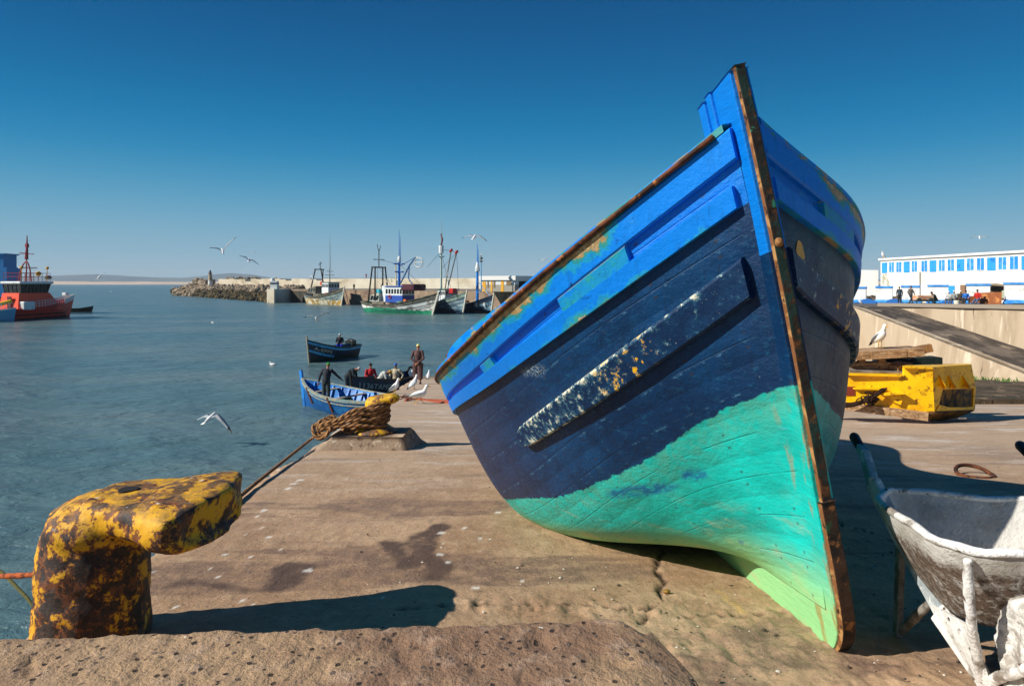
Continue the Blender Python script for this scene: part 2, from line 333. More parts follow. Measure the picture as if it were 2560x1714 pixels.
def hull_mat():
    m, g, b = newmat('boat_planking_paint'); v = g.coord((1, 1, 1), True)
    o, pz, hk, sd, st = g.attr('o'), g.attr('pz'), g.attr('hk'), g.attr('side'), g.attr('st')
    n1 = g.noise(v, 3, 5); n2 = g.noise(v, 18, 6, .65); n3 = g.noise(v, 90, 6, .75); nl = g.noise(g.coord((6, 1, 6), True), 6, 6, .7)
    blue = g.mix(g.step(n2, .62, .66), lin('0080e2'), lin('0892e2')); blue = g.mix(g.step(n2, .30, .27), blue, lin('0d3f6a'))
    navy = g.mix(g.step(n1, .35, .7), lin('002e56'), lin('004272')); navy = g.mix(g.math('MULTIPLY', g.step(nl, .55, .7), .6), navy, lin('1a5f86'))
    navy = g.mix(g.math('MULTIPLY', g.step(n3, .685, .71), .9), navy, lin('b9c6c0')); navy = g.mix(g.step(g.noise(v, 9, 6, .7), .735, .76), navy, lin('a9a698'))
    navy = g.mix(g.math('MULTIPLY', g.step(g.noise(g.coord((8, 8, .7), True), 3, 6, .7), .52, .68), .35), navy, lin('061c30')); navy = g.mix(g.math('MULTIPLY', g.step(g.noise(g.coord((3, 2, 3), True), 2.2, 9, .75), .56, .74), .32), navy, lin('2a6f98'))
    # the far flank is older, scoured to grey green
    old = g.mix(g.step(g.noise(v, 4, 6, .65), .38, .62), lin('093244'), lin('46645c')); navy = g.mix(g.math('MULTIPLY', sd, .5), navy, old)
    purple = g.step(st, .9, 1.6); navy = g.mix(g.math('MULTIPLY', g.math('MULTIPLY', purple, g.math('SUBTRACT', 1, sd)), .6), navy, lin('2c3350'))
    tq = g.mix(g.step(n1, .3, .7), lin('00b2a6'), lin('04dacd')); tq = g.mix(g.math('MULTIPLY', g.step(nl, .5, .8), .25), tq, lin('6fc8b4'))
    up = g.step(pz, -.22, -.02); tq = g.mix(g.math('MULTIPLY', up, g.math('MULTIPLY', g.step(n2, .35, .6), .6)), tq, lin('59a78c'))
    dirty = g.math('MULTIPLY', g.step(g.math('ADD', hk, g.math('MULTIPLY', n2, .12)), .44, .28), g.step(st, .5, 1.0)); tq = g.mix(g.math('MULTIPLY', dirty, .55), tq, lin('7c9458'))
    tq = g.mix(g.math('MULTIPLY', g.step(g.noise(g.coord((2, .5, 3), True), 3.5, 8, .7), .5, .72), .28), tq, lin('4fa894')); low = g.step(g.math('ADD', hk, g.math('MULTIPLY', n1, .2)), .52, .26); tq = g.mix(low, tq, lin('9fe29a'))
    cream = g.math('MULTIPLY', g.step(g.noise(g.coord((1, 1, 3), True), 3.2, 7, .7, .3), .52, .72), g.step(hk, .62, .32)); tq = g.mix(g.math('MULTIPLY', cream, .7), tq, lin('cfc894'))
    tq = g.mix(g.math('MULTIPLY', g.step(g.noise(v, 2.6, 4, .6), .655, .68), .5), tq, lin('1b78ad'))
    tq = g.mix(g.step(n3, .715, .73), tq, lin('1d3f52'))
    tq = g.mix(g.math('MULTIPLY', g.attr('smear'), g.step(nl, .3, .55)), tq, lin('1279a8'))
    navy = g.mix(g.math('MULTIPLY', g.attr('scr'), g.step(n3, .48, .56)), navy, lin('8f9fa2'))
    pe = g.math('ADD', pz, g.math('MULTIPLY', g.math('SUBTRACT', n2, .5), .045))
    c = g.mix(g.step(pe, -.004, .004), tq, navy)
    c = g.mix(g.step(g.math('SUBTRACT', o, 0), .004, 0.0), c, blue)
    rust = g.math('MULTIPLY', g.step(st, .10, .02), g.step(g.noise(g.coord((9, 9, 1.5), True), 2, 5), .52, .60)); c = g.mix(g.math('MULTIPLY', g.math('MULTIPLY', rust, g.step(hk, 1.0, .8)), .6), c, lin('b5762b'))
    seam = g.math('SUBTRACT', g.math('FRACT', g.attr('seam')), .5); sn = g.math('MULTIPLY', g.math('SUBTRACT', 1, g.step(g.math('ABSOLUTE', seam), 0, .028)), g.step(n1, .40, .58))
    c = g.mix(g.math('MULTIPLY', sn, .28), c, lin('0a2a34'))
    c = g.mix(g.math('MULTIPLY', g.math('MULTIPLY', g.step(seam, .03, .05), g.step(seam, .10, .06)), g.math('MULTIPLY', g.step(nl, .5, .64), .38)), c, lin('6fa6c4'))
    fx_ = g.math('DIVIDE', g.math('SUBTRACT', g.math('FRACT', g.math('MULTIPLY', st, 6.)), .5), 6.); fy_ = g.math('MULTIPLY', g.math('SUBTRACT', g.math('ABSOLUTE', seam), .17), .15)
    nail = g.math('MULTIPLY', g.step(g.math('ADD', g.math('MULTIPLY', fx_, fx_), g.math('MULTIPLY', fy_, fy_)), .00005, .00002), g.step(n1, .45, .55)); c = g.mix(g.math('MULTIPLY', nail, .55), c, lin('3a3028'))
    hs = g.n('ShaderNodeHueSaturation'); hs.inputs['Value'].default_value = .9; g.l(c, hs.inputs['Color']); g.l(hs.outputs[0], b.inputs['Base Color'])
    g.l(g.math('ADD', .33, g.math('MULTIPLY', n2, .3)), b.inputs['Roughness']); b.inputs['Specular IOR Level'].default_value = .28
    nm = g.bump(g.math('SUBTRACT', 0, sn), .4, .008); nm = g.bump(g.math('SUBTRACT', .25, g.math('MULTIPLY', seam, seam)), .3, .05, nm); nm = g.bump(nl, .4, .02, nm); nm = g.bump(n3, .35, .004, nm); nm = g.bump(g.voro(v, 26, 'SMOOTH_F1'), .12, .01, nm); g.l(nm, b.inputs['Normal']); return m
HM = hull_mat()
def mk_hull():
    mb = MB(); A = dict(o=[], pz=[], hk=[], side=[], st=[], seam=[], smear=[], scr=[]); NS, NT = 220, 110
    for side in (1, -1):
        ss = np.linspace(0, 1, NS)**1.4*6.1; tt = np.linspace(0, 1, NT); Sg, Tg = np.meshgrid(ss, tt, indexing='ij'); a, b, h = hsec(Sg, Tg)
        W_ = hW(a, side*b, h); gir = np.concatenate([np.zeros((NS, 1)), np.cumsum(np.hypot(np.diff(b, axis=1), np.diff(h, axis=1)), axis=1)], 1); ob = gir[:, -1:]-gir
        o2 = np.array([fo['o2'](q) for q in ss])[:, None]
        mb.grid(W_.tolist(), flip=(side > 0))
        A['o'] += (ob-o2).ravel().tolist(); A['pz'] += (h-paint_h(Sg)).ravel().tolist(); A['hk'] += h.ravel().tolist(); A['side'] += [0. if side > 0 else 1.]*(NS*NT); A['st'] += Sg.ravel().tolist()
        fr = ob/np.maximum(gir[:, -1:], .01)*10; A['seam'] += (fr+.5).ravel().tolist()
        D_ = W_-np.array([0, 0, CZ]); qx = (HX+F*D_[..., 0]/D_[..., 1])/1.0931; qy = (HY-F*D_[..., 2]/D_[..., 1])/1.0931; w_ = (fbm(qx*.03, qy*.03, 4)-.5)*.9   # where two brush smears and a scrape lie on this flank
        sm = np.maximum(np.clip((1-np.hypot((qx-1470+.0*(qy))/88, (qy-1121+.10*(qx-1470))/15)-w_*.5)/.35, 0, 1), np.clip((1-np.hypot((qx-1590)/36, (qy-1085)/13)-w_*.5)/.3, 0, 1))
        sc2 = np.clip((1-np.hypot((qx-1218)/34, (qy-848)/13)-w_)/.4, 0, 1)
        A['smear'] += (sm*(side > 0)).ravel().tolist(); A['scr'] += (sc2*(side > 0)).ravel().tolist()
    return mb.part('planking', HM, BOAT, smooth=True, attrs=A)
mk_hull()
# inner lining, deck
blue_in = mat('bright_blue_paint', '0a74e0', .42, layers=[('1d9bd8', 9, .58, .06), ('0c3c5c', 26, .68, .03), ('b79a63', 7, .74, .05)], bumps=[(20, .25, .006), (90, .2, .002)], world=True)
rail_blue = mat('worn_blue_rail_paint', '0080e0', .45, layers=[('1d92d0', 2.0, .52, .06, (3, .6, 3), 8), ('2b8f90', 3.0, .56, .05, (3, .8, 3), 9), ('a08a5c', 2.4, .585, .04, (3, .5, 3), 10), ('8f7d55', 9, .64, .04, (1, .6, 1), 8)], bumps=[(18, .35, .008), (80, .2, .002)], world=True)
clean_blue = mat('clean_blue_paint', '0080e4', .38, layers=[('0a5fc4', 5, .6, .2), ('10507e', 24, .69, .03), ('c0b283', 15, .74, .04)], bumps=[(12, .3, .008), (60, .2, .002)], world=True)
navy_p = mat('navy_plank_paint', '00284e', .42, layers=[('0c4674', 3, .6, .3), ('c9c7b4', 17, .62, .02, (1, 1, 1), 8), ('c9c7b4', 34, .645, .02), ('d8b070', 22, .68, .01), ('f0b81c', 13, .645, .01, (1, 1, 1), 6)], spec=.3, bumps=[(16, .45, .01), (70, .4, .004)], world=True)
def strake_mat(name, mode):
    m, g, b = newmat(name); v = g.coord((1, 1, 1), True); u, s_ = g.attr('u'), g.attr('s'); n1 = g.noise(g.coord((5, 2.2, 5), True), 2.2, 9, .68, .3); n2 = g.noise(v, 22, 7, .7); n3 = g.noise(v, 70, 5, .7)
    c = g.mix(g.step(n2, .6, .66), lin('0080e4'), lin('006ac8')); far = g.step(s_, .16, .34)
    if mode == 0:      # upper strake: bare tan wood along its top, turquoise undercoat below it
        e = g.math('ADD', g.math('SUBTRACT', 1, u), g.math('MULTIPLY', g.math('SUBTRACT', n1, .5), 1.5)); e = g.math('MULTIPLY', e, far)
        c = g.mix(g.step(e, .42, .50), c, lin('1592c4')); c = g.mix(g.step(e, .56, .62), c, lin('2f8f88')); c = g.mix(g.step(e, .66, .72), c, lin('a3875a')); c = g.mix(g.math('MULTIPLY', g.step(e, .7, .8), g.step(n2, .5, .56)), c, lin('c3ae80'))
    elif mode == 1:    # wale: worn lower edge
        mid = g.math('MULTIPLY', g.step(s_, .22, .30), g.step(s_, .62, .45)); e = g.math('ADD', g.math('MULTIPLY', u, .75), g.math('MULTIPLY', g.math('SUBTRACT', n1, .5), 1.3)); e = g.math('ADD', e, g.math('MULTIPLY', mid, .22))
        c = g.mix(g.step(e, .66, .72), c, lin('1a93c8')); c = g.mix(g.step(e, .84, .88), c, lin('3a9a98')); c = g.mix(g.step(e, .95, .98), c, lin('b7a274'))
    else:              # filler blocks
        c = g.mix(g.step(n1, .38, .48), c, lin('1791c6')); c = g.mix(g.step(n1, .52, .6), c, lin('259b9a')); ed = g.math('ABSOLUTE', g.math('SUBTRACT', u, .5)); c = g.mix(g.step(g.math('ADD', ed, g.math('MULTIPLY', n2, .15)), .48, .53), c, lin('a89a6c'))
    dr = g.noise(g.coord((9, 9, .8), True), 3.5, 6, .7); c = g.mix(g.math('MULTIPLY', g.step(dr, .52, .7), .35), c, lin('0a4c86')); c = g.mix(g.math('MULTIPLY', g.step(g.noise(v, 5, 8, .75), .56, .72), .30), c, lin('3b9bd6')); c = g.mix(g.step(n3, .69, .70), c, lin('12344e')); c = g.mix(g.math('MULTIPLY', g.step(n2, .66, .69), .9), c, lin('123c5c'))
    g.l(c, b.inputs['Base Color']); b.inputs['Roughness'].default_value = .5; b.inputs['Specular IOR Level'].default_value = .22; g.l(g.bump(n3, .3, .003, g.bump(n2, .5, .010)), b.inputs['Normal']); return m
def fender_mat():
    m, g, b = newmat('fender_plank_paint'); v = g.coord((1, 1, 1), True); u, s_ = g.attr('u'), g.attr('s'); n1 = g.noise(g.coord((5, 2, 5), True), 3, 8, .7); n2 = g.noise(v, 30, 7, .72); n3 = g.noise(v, 75, 6, .75)
    c = g.mix(g.step(n1, .4, .7), lin('00274c'), lin('063a62')); ed = g.math('SUBTRACT', 1, g.step(u, .05, .30)); lowe = g.math('MULTIPLY', g.step(u, .80, .97), g.step(s_, .45, .7)); end = g.math('MULTIPLY', g.step(s_, .30, .55), .45)
    w = g.math('ADD', g.math('ADD', g.math('MULTIPLY', ed, .75), g.math('MULTIPLY', lowe, .6)), end); w = g.math('MULTIPLY', w, g.step(s_, .06, .12))
    e = g.math('ADD', g.math('MULTIPLY', n2, .7), g.math('ADD', g.math('MULTIPLY', n1, .35), g.math('MULTIPLY', w, .12)))
    c = g.mix(g.math('MULTIPLY', g.step(e, .57, .63), .55), c, lin('4c7f8c')); c = g.mix(g.step(e, .635, .665), c, lin('cfcbb4'))
    yc = g.math('MULTIPLY', g.math('MULTIPLY', g.step(s_, .28, .33), g.step(s_, .56, .44)), g.step(n2, .56, .575)); c = g.mix(g.math('MULTIPLY', yc, g.step(n1, .47, .53)), c, lin('f0b41c'))
    c = g.mix(g.math('MULTIPLY', g.step(n3, .66, .68), .8), c, lin('b8c0b4')); g.l(c, b.inputs['Base Color']); b.inputs['Roughness'].default_value = .5; b.inputs['Specular IOR Level'].default_value = .3; g.l(g.bump(n3, .4, .004, g.bump(n2, .5, .01)), b.inputs['Normal']); return m
FM = fender_mat()
SM = [strake_mat('upper_strake_paint', 0), strake_mat('wale_paint', 1), strake_mat('filler_block_paint', 2)]
lin_mb = MB()
for side in (1, -1):
    rows = []
    for i in range(50):
        q = .12+(5.9-.12)*i/49; r = []
        for k in range(9):
            t, g2 = hgirth(q); tt = np.interp(.75*k/8, g2, t); a, b, h = hsec(np.array([q]), np.array([tt])); r.append(hW(a, side*(np.maximum(b-.045, .0)), h)[0])
        rows.append(r)
    lin_mb.grid(rows, flip=side > 0)
lin_mb.part('inner_lining', clean_blue, BOAT, smooth=True)
dk = MB(); rows = []
for i in range(40):
    q = .2+5.7*i/39; Hs = float(spl(SN, hH, q)); B = max(float(spl(SN, hB, q)), .02)*.93
    _t = np.linspace(0, 1, 40); _a, _b, _h = hsec(np.full(40, q), _t); B = max(float(np.interp(Hs-.42, _h, _b))-.05, .01); rows.append([hW(q+.07, l*B, Hs-.42) for l in np.linspace(-1, 1, 9)])
dk.grid(rows); dk.part('deck', mat('weathered_deck_wood', '8a745a', .8, layers=[('5f5140', 4, .5, .2, (8, 1, 1))], bumps=[(12, .4, .01)], world=True), BOAT)
tr = MB(); q = 5.95; n = 14; t_ = np.linspace(0, 1, n); L_, R_ = [], []
for k in t_:
    a, b, h = hsec(np.array([q]), np.array([k])); L_.append(hW(a, b, h)[0]); R_.append(hW(a, -b, h)[0])
tr.add(L_+R_[::-1], [tuple(range(2*n))]); tr.part('transom', clean_blue, BOAT)
for side in (1, -1):
    z0 = lambda q: -.0
    k_ = strip(lambda q: .004, lambda q: .032+fo['o1'](q)*1.22, .024, .0, 5.9, side); k_.part('upper_strake', SM[0], BOAT, attrs=k_.A)
    strip_last = strip(lambda q: fo['o2'](q)-(.075-.004*q), fo['o2'], .025, .02, 5.9, side, chamfer=.1); strip_last.part('rubbing_wale', SM[1], BOAT, attrs=strip_last.A)
    # long fender plank
    fp_ = strip(fo['o3'], fo['o4'], .034, .035, 1.17, side, endtaper=.10, n=50); fp_.part('fender_plank', FM, BOAT, attrs=fp_.A)
    # filler blocks between strake and wale
    up = lambda q: .032+fo['o1'](q)*1.22
    for (s0, s1, th) in [(.27,.5,.024),(1.0,1.12,.024)]:
        fb_ = strip(lambda q: up(q)+.001, lambda q: fo['o2'](q)-.062, th, s0, s1, side, n=8, chamfer=.15); fb_.part('filler_block', SM[2], BOAT, attrs=fb_.A)
    # cap rail
    mb = MB(); rows = []
    for i in range(90):
        q = .0+5.95*(i/89)**1.3; p = hpt(q, .0, side, .0); B = max(float(spl(SN, hB, q)), .02); inn = hL*side*(-min(.085, B*.9)); out = hL*side*.031; u = hU*.014
        rows.append([p+inn+hU*.004, p+inn+u, p+out+u, p+out-hU*.010, p+out*.4-hU*.012])
    mb.grid(rows, flip=side > 0, closej=True); mb.part('cap_rail', rail_blue, BOAT)
    if side < 0: continue
    pts = [hpt(q, .0, side, .034)+hU*.004 for q in .03+5.85*np.linspace(0, 1, 90)**1.3]
    MB().tube(pts, .010, 8).part('rail_iron_strip', mat('rusty_iron', '6a3a20', .75, .3, layers=[('3b2418', 12, .5, .15), ('a8662e', 20, .62, .06)], bumps=[(60, .4, .003)], world=True), BOAT, smooth=True)
# stem timber and keel
hs_ = np.concatenate([np.linspace(0, .25, 12), np.linspace(.3, 1.93, 40)])
UB = 1.40
def post(mb, lo, hi, a0, a1, lw, A, taper=0, n=50):
    hh = np.concatenate([np.linspace(lo, lo+.25, 10), np.linspace(lo+.28, hi, n)]) if lo < .1 else np.linspace(lo, hi, n); rows = []
    for h in hh:
        r0 = a0-hrho(h)
        rows.append([hW(r0, -lw, h), hW(a1-hrho(h), -lw, h), hW(a1-hrho(h), lw, h), hW(r0, lw, h)]); A['hk'] += [h]*4; A['pz'] += [h-.955]*4; A['o'] += [UB-h]*4; A['side'] += [0., 0., 0., 0.]; A['st'] += [.0]*4; A['seam'] += [.0]*4
    mb.grid(rows, closej=True); k = len(mb.v); mb.f += [(k-4, k-3, k-2, k-1)]; mb.m += [0]
def mkpost(nm, *args):
    A = dict(o=[], pz=[], hk=[], side=[], st=[], seam=[]); mb = MB(); post(mb, *args, A); return mb.part(nm, HM, BOAT, attrs=A, bevel=.004)
mkpost('stem_timber', .0, HP['Ht']-.008, .004, .17, .032)
mkpost('stem_cheek', 1.68, HP['Ht']-.005, .168, .215, .042)
mkpost('stem_cheek', 1.66, HP['Ht']-.02, .213, .275, .052)
band = mat('rusty_stem_band', '2a211a', .7, .2, layers=[('1f3a30', 6, .48, .1), ('6e4522', 11, .58, .06, (1, 1, 1), 9), ('3f2a1a', 26, .56, .08), ('2f8a6b', 13, .67, .03)], bumps=[(30, .6, .008), (90, .4, .003)], world=True)
lit_rust = mat('rusty_lit_brown', '84552d', .8, .1, layers=[('b98a52', 14, .55, .1), ('3c2413', 20, .6, .08)], bumps=[(40, .6, .005)], world=True)
def bandpart(nm, lo, hi, lw, f, t, m_, nz=70):
    mb = MB(); rows = []
    for h in np.linspace(lo, hi, nz):
        r0 = -hrho(h); w_ = (fbm(np.array([h*9.]), np.array([lw*90]))[0]-.5)*.012
        rows.append([hW(r0-f+w_, -lw, h), hW(r0+t, -lw-.002, h), hW(r0+t, lw+.002, h), hW(r0-f+w_*.6, lw, h)])
    mb.grid(rows, closej=True); k = len(mb.v); mb.f += [(k-4, k-3, k-2, k-1), (3, 2, 1, 0)]; mb.m += [0, 0]
    for i, f_ in enumerate(mb.f):
        if len(f_) == 4 and i % 4 == 2 and i < (nz-1)*4: mb.m[i] = 1  # left edge gets a paler rust, the sunlit tone put into its colour
    return mb.part(nm, [m_, lit_rust], BOAT, bevel=.004)
bandpart('stem_band', .56, HP['Ht'], .0175, .016, .030, band)
bandpart('forefoot_plate', -.02, .56, .024, .020, .010, mat('rusty_forefoot_plate', '3f2a1b', .75, .2, layers=[('2e5a3a', 5, .50, .06, (1, 1, 1), 9), ('1d1510', 7, .55, .08, (1, 1, 1), 9), ('8a5a2c', 18, .62, .05)], bumps=[(25, .5, .006)], world=True))
mb = MB()
pb = hW(-hrho(1.42)-.012, .0, 1.42); mb.ball(pb, (.016, .02, .016), 10, 6); mb.part('stem_bolt', lit_rust, BOAT, smooth=True)
# keel: deep plate below the garboards, forefoot rounded
mb = MB(); A = dict(o=[], pz=[], hk=[], side=[], st=[], seam=[]); rows = []
for a in np.linspace(.06, 5.9, 62):
    z0 = .0 if a > .05 else .02; top_ = .185+.24*math.exp(-max(a, 0)/.8)
    rows.append([hW(a+.07, -.026, z0), hW(a+.07, -.03, top_), hW(a+.07, .03, top_), hW(a+.07, .026, z0)]); A['hk'] += [0, .2, .2, 0]; A['pz'] += [-.9]*4; A['o'] += [1.]*4; A['side'] += [0.]*4; A['st'] += [.5]*4; A['seam'] += [.0]*4
mb.grid(rows, closej=True, flip=True); mb.f += [(0, 1, 2, 3), tuple(len(mb.v)-k for k in (1, 2, 3, 4))]; mb.m += [0, 0]
kp = mb.part('keel', HM, BOAT, attrs=A, bevel=.006)
# painted yellow dab on the shaded bow
p0 = hpt(.14, .36, -1, .003); p1 = hpt(.18, .36, -1, .003); p2 = hpt(.14, .43, -1, .003); ux = Vector(p1-p0)*.55; uy = Vector(p2-p0)*.5
MB().add([Vector(p0)+ux*(cos(t)*(1+.2*sin(3*t)))+uy*sin(t) for t in np.linspace(0, 2*pi, 17)[:-1]], [tuple(range(16))]).part('paint_dab', mat('yellow_paint_dab', 'd9a01c', .5), BOAT)
# ------------------------------------------------------------------ foreground: concrete block, bollards, ropes, wheelbarrow
blk_m, g, b = newmat('rough_block_concrete'); v = g.coord((1, 1, 1), True); n1 = g.noise(v, 2.2, 6, .6, .4); n2 = g.noise(v, 14, 6, .7); n3 = g.noise(v, 60, 5, .7); vo = g.voro(v, 42)
c = g.mix(g.step(n1, .38, .62), lin('b3936f'), lin('8f6f55')); c = g.mix(g.math('MULTIPLY', g.step(n2, .5, .7), .6), c, lin('c4a78d')); c = g.mix(g.math('MULTIPLY', g.step(n3, .58, .7), .6), c, lin('4d3c32'))
vt = g.n('ShaderNodeTexVoronoi'); vt.inputs['Scale'].default_value = 48; g.l(g.coord((1, 1, 1), True), vt.inputs['Vector']); vr = g.n('ShaderNodeSeparateColor'); g.l(vt.outputs['Color'], vr.inputs[0])
vd = g.math('ADD', vt.outputs['Distance'], g.math('MULTIPLY', g.math('SUBTRACT', n3, .5), .5)); pit = g.math('MULTIPLY', g.step(vd, .34, .22), g.step(vr.outputs[0], .78, .8)); peb = g.math('MULTIPLY', g.step(vd, .36, .28), g.step(vr.outputs[1], .86, .88))
c = g.mix(g.math('MULTIPLY', peb, .85), c, lin('574b46')); c = g.mix(g.math('MULTIPLY', pit, .9), c, lin('2c211b')); c = g.mix(g.step(g.noise(v, 34, 3), .735, .75), c, lin('e4ddd0'))
hs = g.n('ShaderNodeHueSaturation'); hs.inputs['Value'].default_value = 1.0; g.l(c, hs.inputs['Color']); g.l(hs.outputs[0], b.inputs['Base Color']); b.inputs['Roughness'].default_value = .9
nm = g.bump(n3, .9, .008); nm = g.bump(n2, .9, .025, nm); nm = g.bump(g.math('SUBTRACT', peb, g.math('MULTIPLY', pit, 1.5)), .8, .008, nm); g.l(nm, b.inputs['Normal'])
mb = MB(); zt = CZ-.878; NX, NY = 360, 90; xs_ = np.linspace(-3.2, .42, NX); rows = []
def back_y(x): return np.interp(x, [-3.2, -1.27, -.5, .28, .36, .42, .47], [1.70, 1.70, 1.752, 1.80, 1.76, 1.62, 1.2])
T_ = np.linspace(0, 1, NY)
top = []
for x in xs_:
    yb = float(back_y(x))+(fbm(np.array([x*17]), np.array([1.]), 5, .6)[0]-.5)*.02; r = []
    for t in T_:
        if t < .72: y = .7+(yb-.03-.7)*(t/.72); z = zt
        else: s_ = (t-.72)/.28; y = yb-.03+.03*sin(min(s_*4, 1)*pi/2)+.03*s_; z = zt-.03*(1-cos(min(s_*4, 1)*pi/2))-.50*max(0, s_-.25)/.75
        e = max(0, (x-.25)/.17); z -= .035*e*e
        r.append((x, y, z))
    top.append(r)
arr = np.array(top); X, Y = arr[..., 0], arr[..., 1]; dz = (fbm(X*4, Y*4, 4)-.5)*.008+(fbm(X*30, Y*30, 5, .6)-.5)*.014+np.minimum(0, (fbm(X*12+9, Y*12, 3)-.34))*.07
arr[..., 2] += dz*np.clip((.8-T_)/.05, .15, 1)[None]; arr[..., 1] += (np.clip((T_-.7)/.1, 0, 1)[None])*(fbm(X*20, arr[..., 2]*20, 4)-.5)*.05
mb.grid(arr.tolist(), flip=True)
R = arr[-1]; side_rows = []
for k in range(14):
    t = k/13; side_rows.append([(p[0]+.05*sin(t*pi/2)+.05*t+(fbm(np.array([p[1]*16]), np.array([t*9.]))[0]-.5)*.05*min(1, t*4), p[1], p[2]-.42*t**1.2) for p in R])
mb.grid(side_rows, flip=True)
tag(mb.part('concrete_block', blk_m, smooth=True), 'rough pitted concrete kerb block across the bottom of the photo', 'concrete block')

def bollard_mat(nm, dark, yel, th):
    m, g, b = newmat(nm); v = g.coord((1, 1, 1), False); z = g.n('ShaderNodeSeparateXYZ'); g.l(v, z.inputs[0]); n1 = g.noise(v, 11, 10, .74, .1); n2 = g.noise(v, 15, 8, .72, .1); n3 = g.noise(v, 55, 5, .7)
    c = g.mix(g.step(n3, .35, .65), lin(dark), lin('3f2d24')); c = g.mix(g.step(n2, .50, .60), c, lin('7a4522')); c = g.mix(g.step(g.noise(v, 8, 6, .7), .60, .64), c, lin('5c4b42'))
    zz = g.step(z.outputs[2], .05, .50); t = g.math('SUBTRACT', n1, g.math('SUBTRACT', th, g.math('MULTIPLY', zz, .085)))
    c = g.mix(g.math('MULTIPLY', g.step(t, -.035, -.012), .75), c, lin('a35a1c')); c = g.mix(g.step(t, .0, .014), c, lin(yel)); c = g.mix(g.math('MULTIPLY', g.step(n3, .60, .66), .7), c, lin('3c2618'))
    c = g.mix(g.math('MULTIPLY', g.step(g.noise(g.coord((1, 1.6, 1)), 21, 4), .70, .71), g.step(z.outputs[2], .44, .5)), c, lin('e6e2da'))
    nz = g.n('ShaderNodeSeparateXYZ'); g.l(g.n('ShaderNodeNewGeometry').outputs['Normal'], nz.inputs[0]); c = g.mix(g.math('MULTIPLY', g.math('MULTIPLY', g.step(nz.outputs[2], .55, .9), g.step(g.noise(v, 20, 7, .72), .40, .58)), .6), c, lin('86683a'))
    g.l(c, b.inputs['Base Color']); b.inputs['Roughness'].default_value = .62; b.inputs['Metallic'].default_value = .0
    g.l(g.bump(n3, .5, .004, g.bump(g.step(t, -.02, .02), .35, .006, g.bump(n2, .5, .016))), b.inputs['Normal']); return m
BX, BY = -1.545, 2.52; bz = gz(BX, BY)
t = thing('mooring_bollard', 'large rusty cast iron bollard with flaking yellow paint behind the concrete block', 'bollard', (BX, BY, bz))
mb = MB(); zc = CZ-bz
mb.tube([(BX-.005, BY, bz-.03), (BX, BY, bz+.2), (BX+.012, BY, bz+.36), (BX+.03, BY, bz+.44)], [.196, .186, .180, .172], 40)
mb.ball((BX+.03, BY, bz+.42), (.175, .19, .115), 32, 18)
# hammer head: plate widening to a broad curved end
rows = []
for i in range(15):
    k = i/14; x = BX+.03+k*.40; hw = .165+.05*k+.125*k**1.6; thk = .105-.02*math.sin(pi*min(1, k*1.4))+.02*k; zc_ = bz+.545-thk*.5-.004-.012*(1-k); r = []
    end = 1 if k < .86 else math.sqrt(max(0, 1-((k-.86)/.17)**2))
    for j in range(28):
        a = 2*pi*j/28; cy_, cz_ = math.cos(a), math.sin(a); e = 2/3.2
        r.append((x+.07*(1-(abs(cy_)**e)**2)*k, BY+.02+math.copysign(abs(cy_)**e, cy_)*hw*(.55+.45*end), zc_+math.copysign(abs(cz_)**e, cz_)*thk*(.6+.4*end)*(.86 if cz_ < 0 else .62)+(.0 if cz_ > 0 else -.0)))
    rows.append(r)
mb.grid(rows, closej=True); k = len(mb.v)-28; mb.f += [tuple(range(k, k+28)), tuple(range(k-28*14, k-28*14+28))[::-1]]; mb.m += [0, 0]
bo = mb.part('cast_iron_body', bollard_mat('bollard_iron_paint', '1d1714', 'e2a60e', .575), t, remesh=.011, noise=(.09, .02))
q_ = MB(); q_.tube([(BX+.13, BY-.0, bz+.535), (BX+.13, BY, bz+.5475)], .034, 32); q_.part('lifting_hole', mat('dark_hole', '120d0a', .9), t)
# far bollard on its plinth
FB = G(925, 1118); fz = FB.z; fx, fy = FB.x+.03, FB.y+.05
t = thing('mooring_bollard', 'smaller yellow bollard on a concrete plinth wrapped in thick brown rope', 'bollard', (fx, fy, fz))
mb = MB(); w0, w1 = .50, .40; zp = .17
A0 = [(fx-w0-.17, fy-.36, fz-.03), (fx+w0-.02, fy-.36, fz-.05), (fx+w0+.12, fy+.34, fz-.08), (fx-w0, fy+.34, fz-.05)]; A1 = [(fx-w1-.06, fy-.27, fz+zp), (fx+w1-.01, fy-.27, fz+zp), (fx+w1, fy+.27, fz+zp), (fx-w1, fy+.27, fz+zp)]
n = 14; rows = []
for k in range(6):
    u = k/5; r = []
    for (a, b2), (c2, d2) in zip(zip(A0, A0[1:]+A0[:1]), zip(A1, A1[1:]+A1[:1])):
        for j in range(n):
            s_ = j/n; p = Vector(a).lerp(Vector(b2), s_).lerp(Vector(c2).lerp(Vector(d2), s_), u); wv = .02*(rnd.random()-.5) if 0 < k < 5 else .008*(rnd.random()-.5); r.append(p+Vector((wv, wv, wv*.5)))
    rows.append(r)
mb.grid(rows, closej=True); k = len(mb.v); mb.f.append(tuple(range(k-4*n, k))); mb.m.append(0)
mb.part('plinth', mat('plinth_concrete', '9b856e', .9, layers=[('6f5b48', 9, .58, .12), ('c2b19a', 16, .62, .1)], bumps=[(30, .7, .012), (90, .4, .005)], world=True), t, smooth=True)
mb = MB(); s0 = .0; bx2 = fx+.02
mb.tube([(bx2, fy, fz+zp), (bx2, fy, fz+zp+.03), (bx2, fy, fz+zp+.10), (bx2+.0, fy, fz+zp+.37)], [.26, .235, .135, .115], 28)
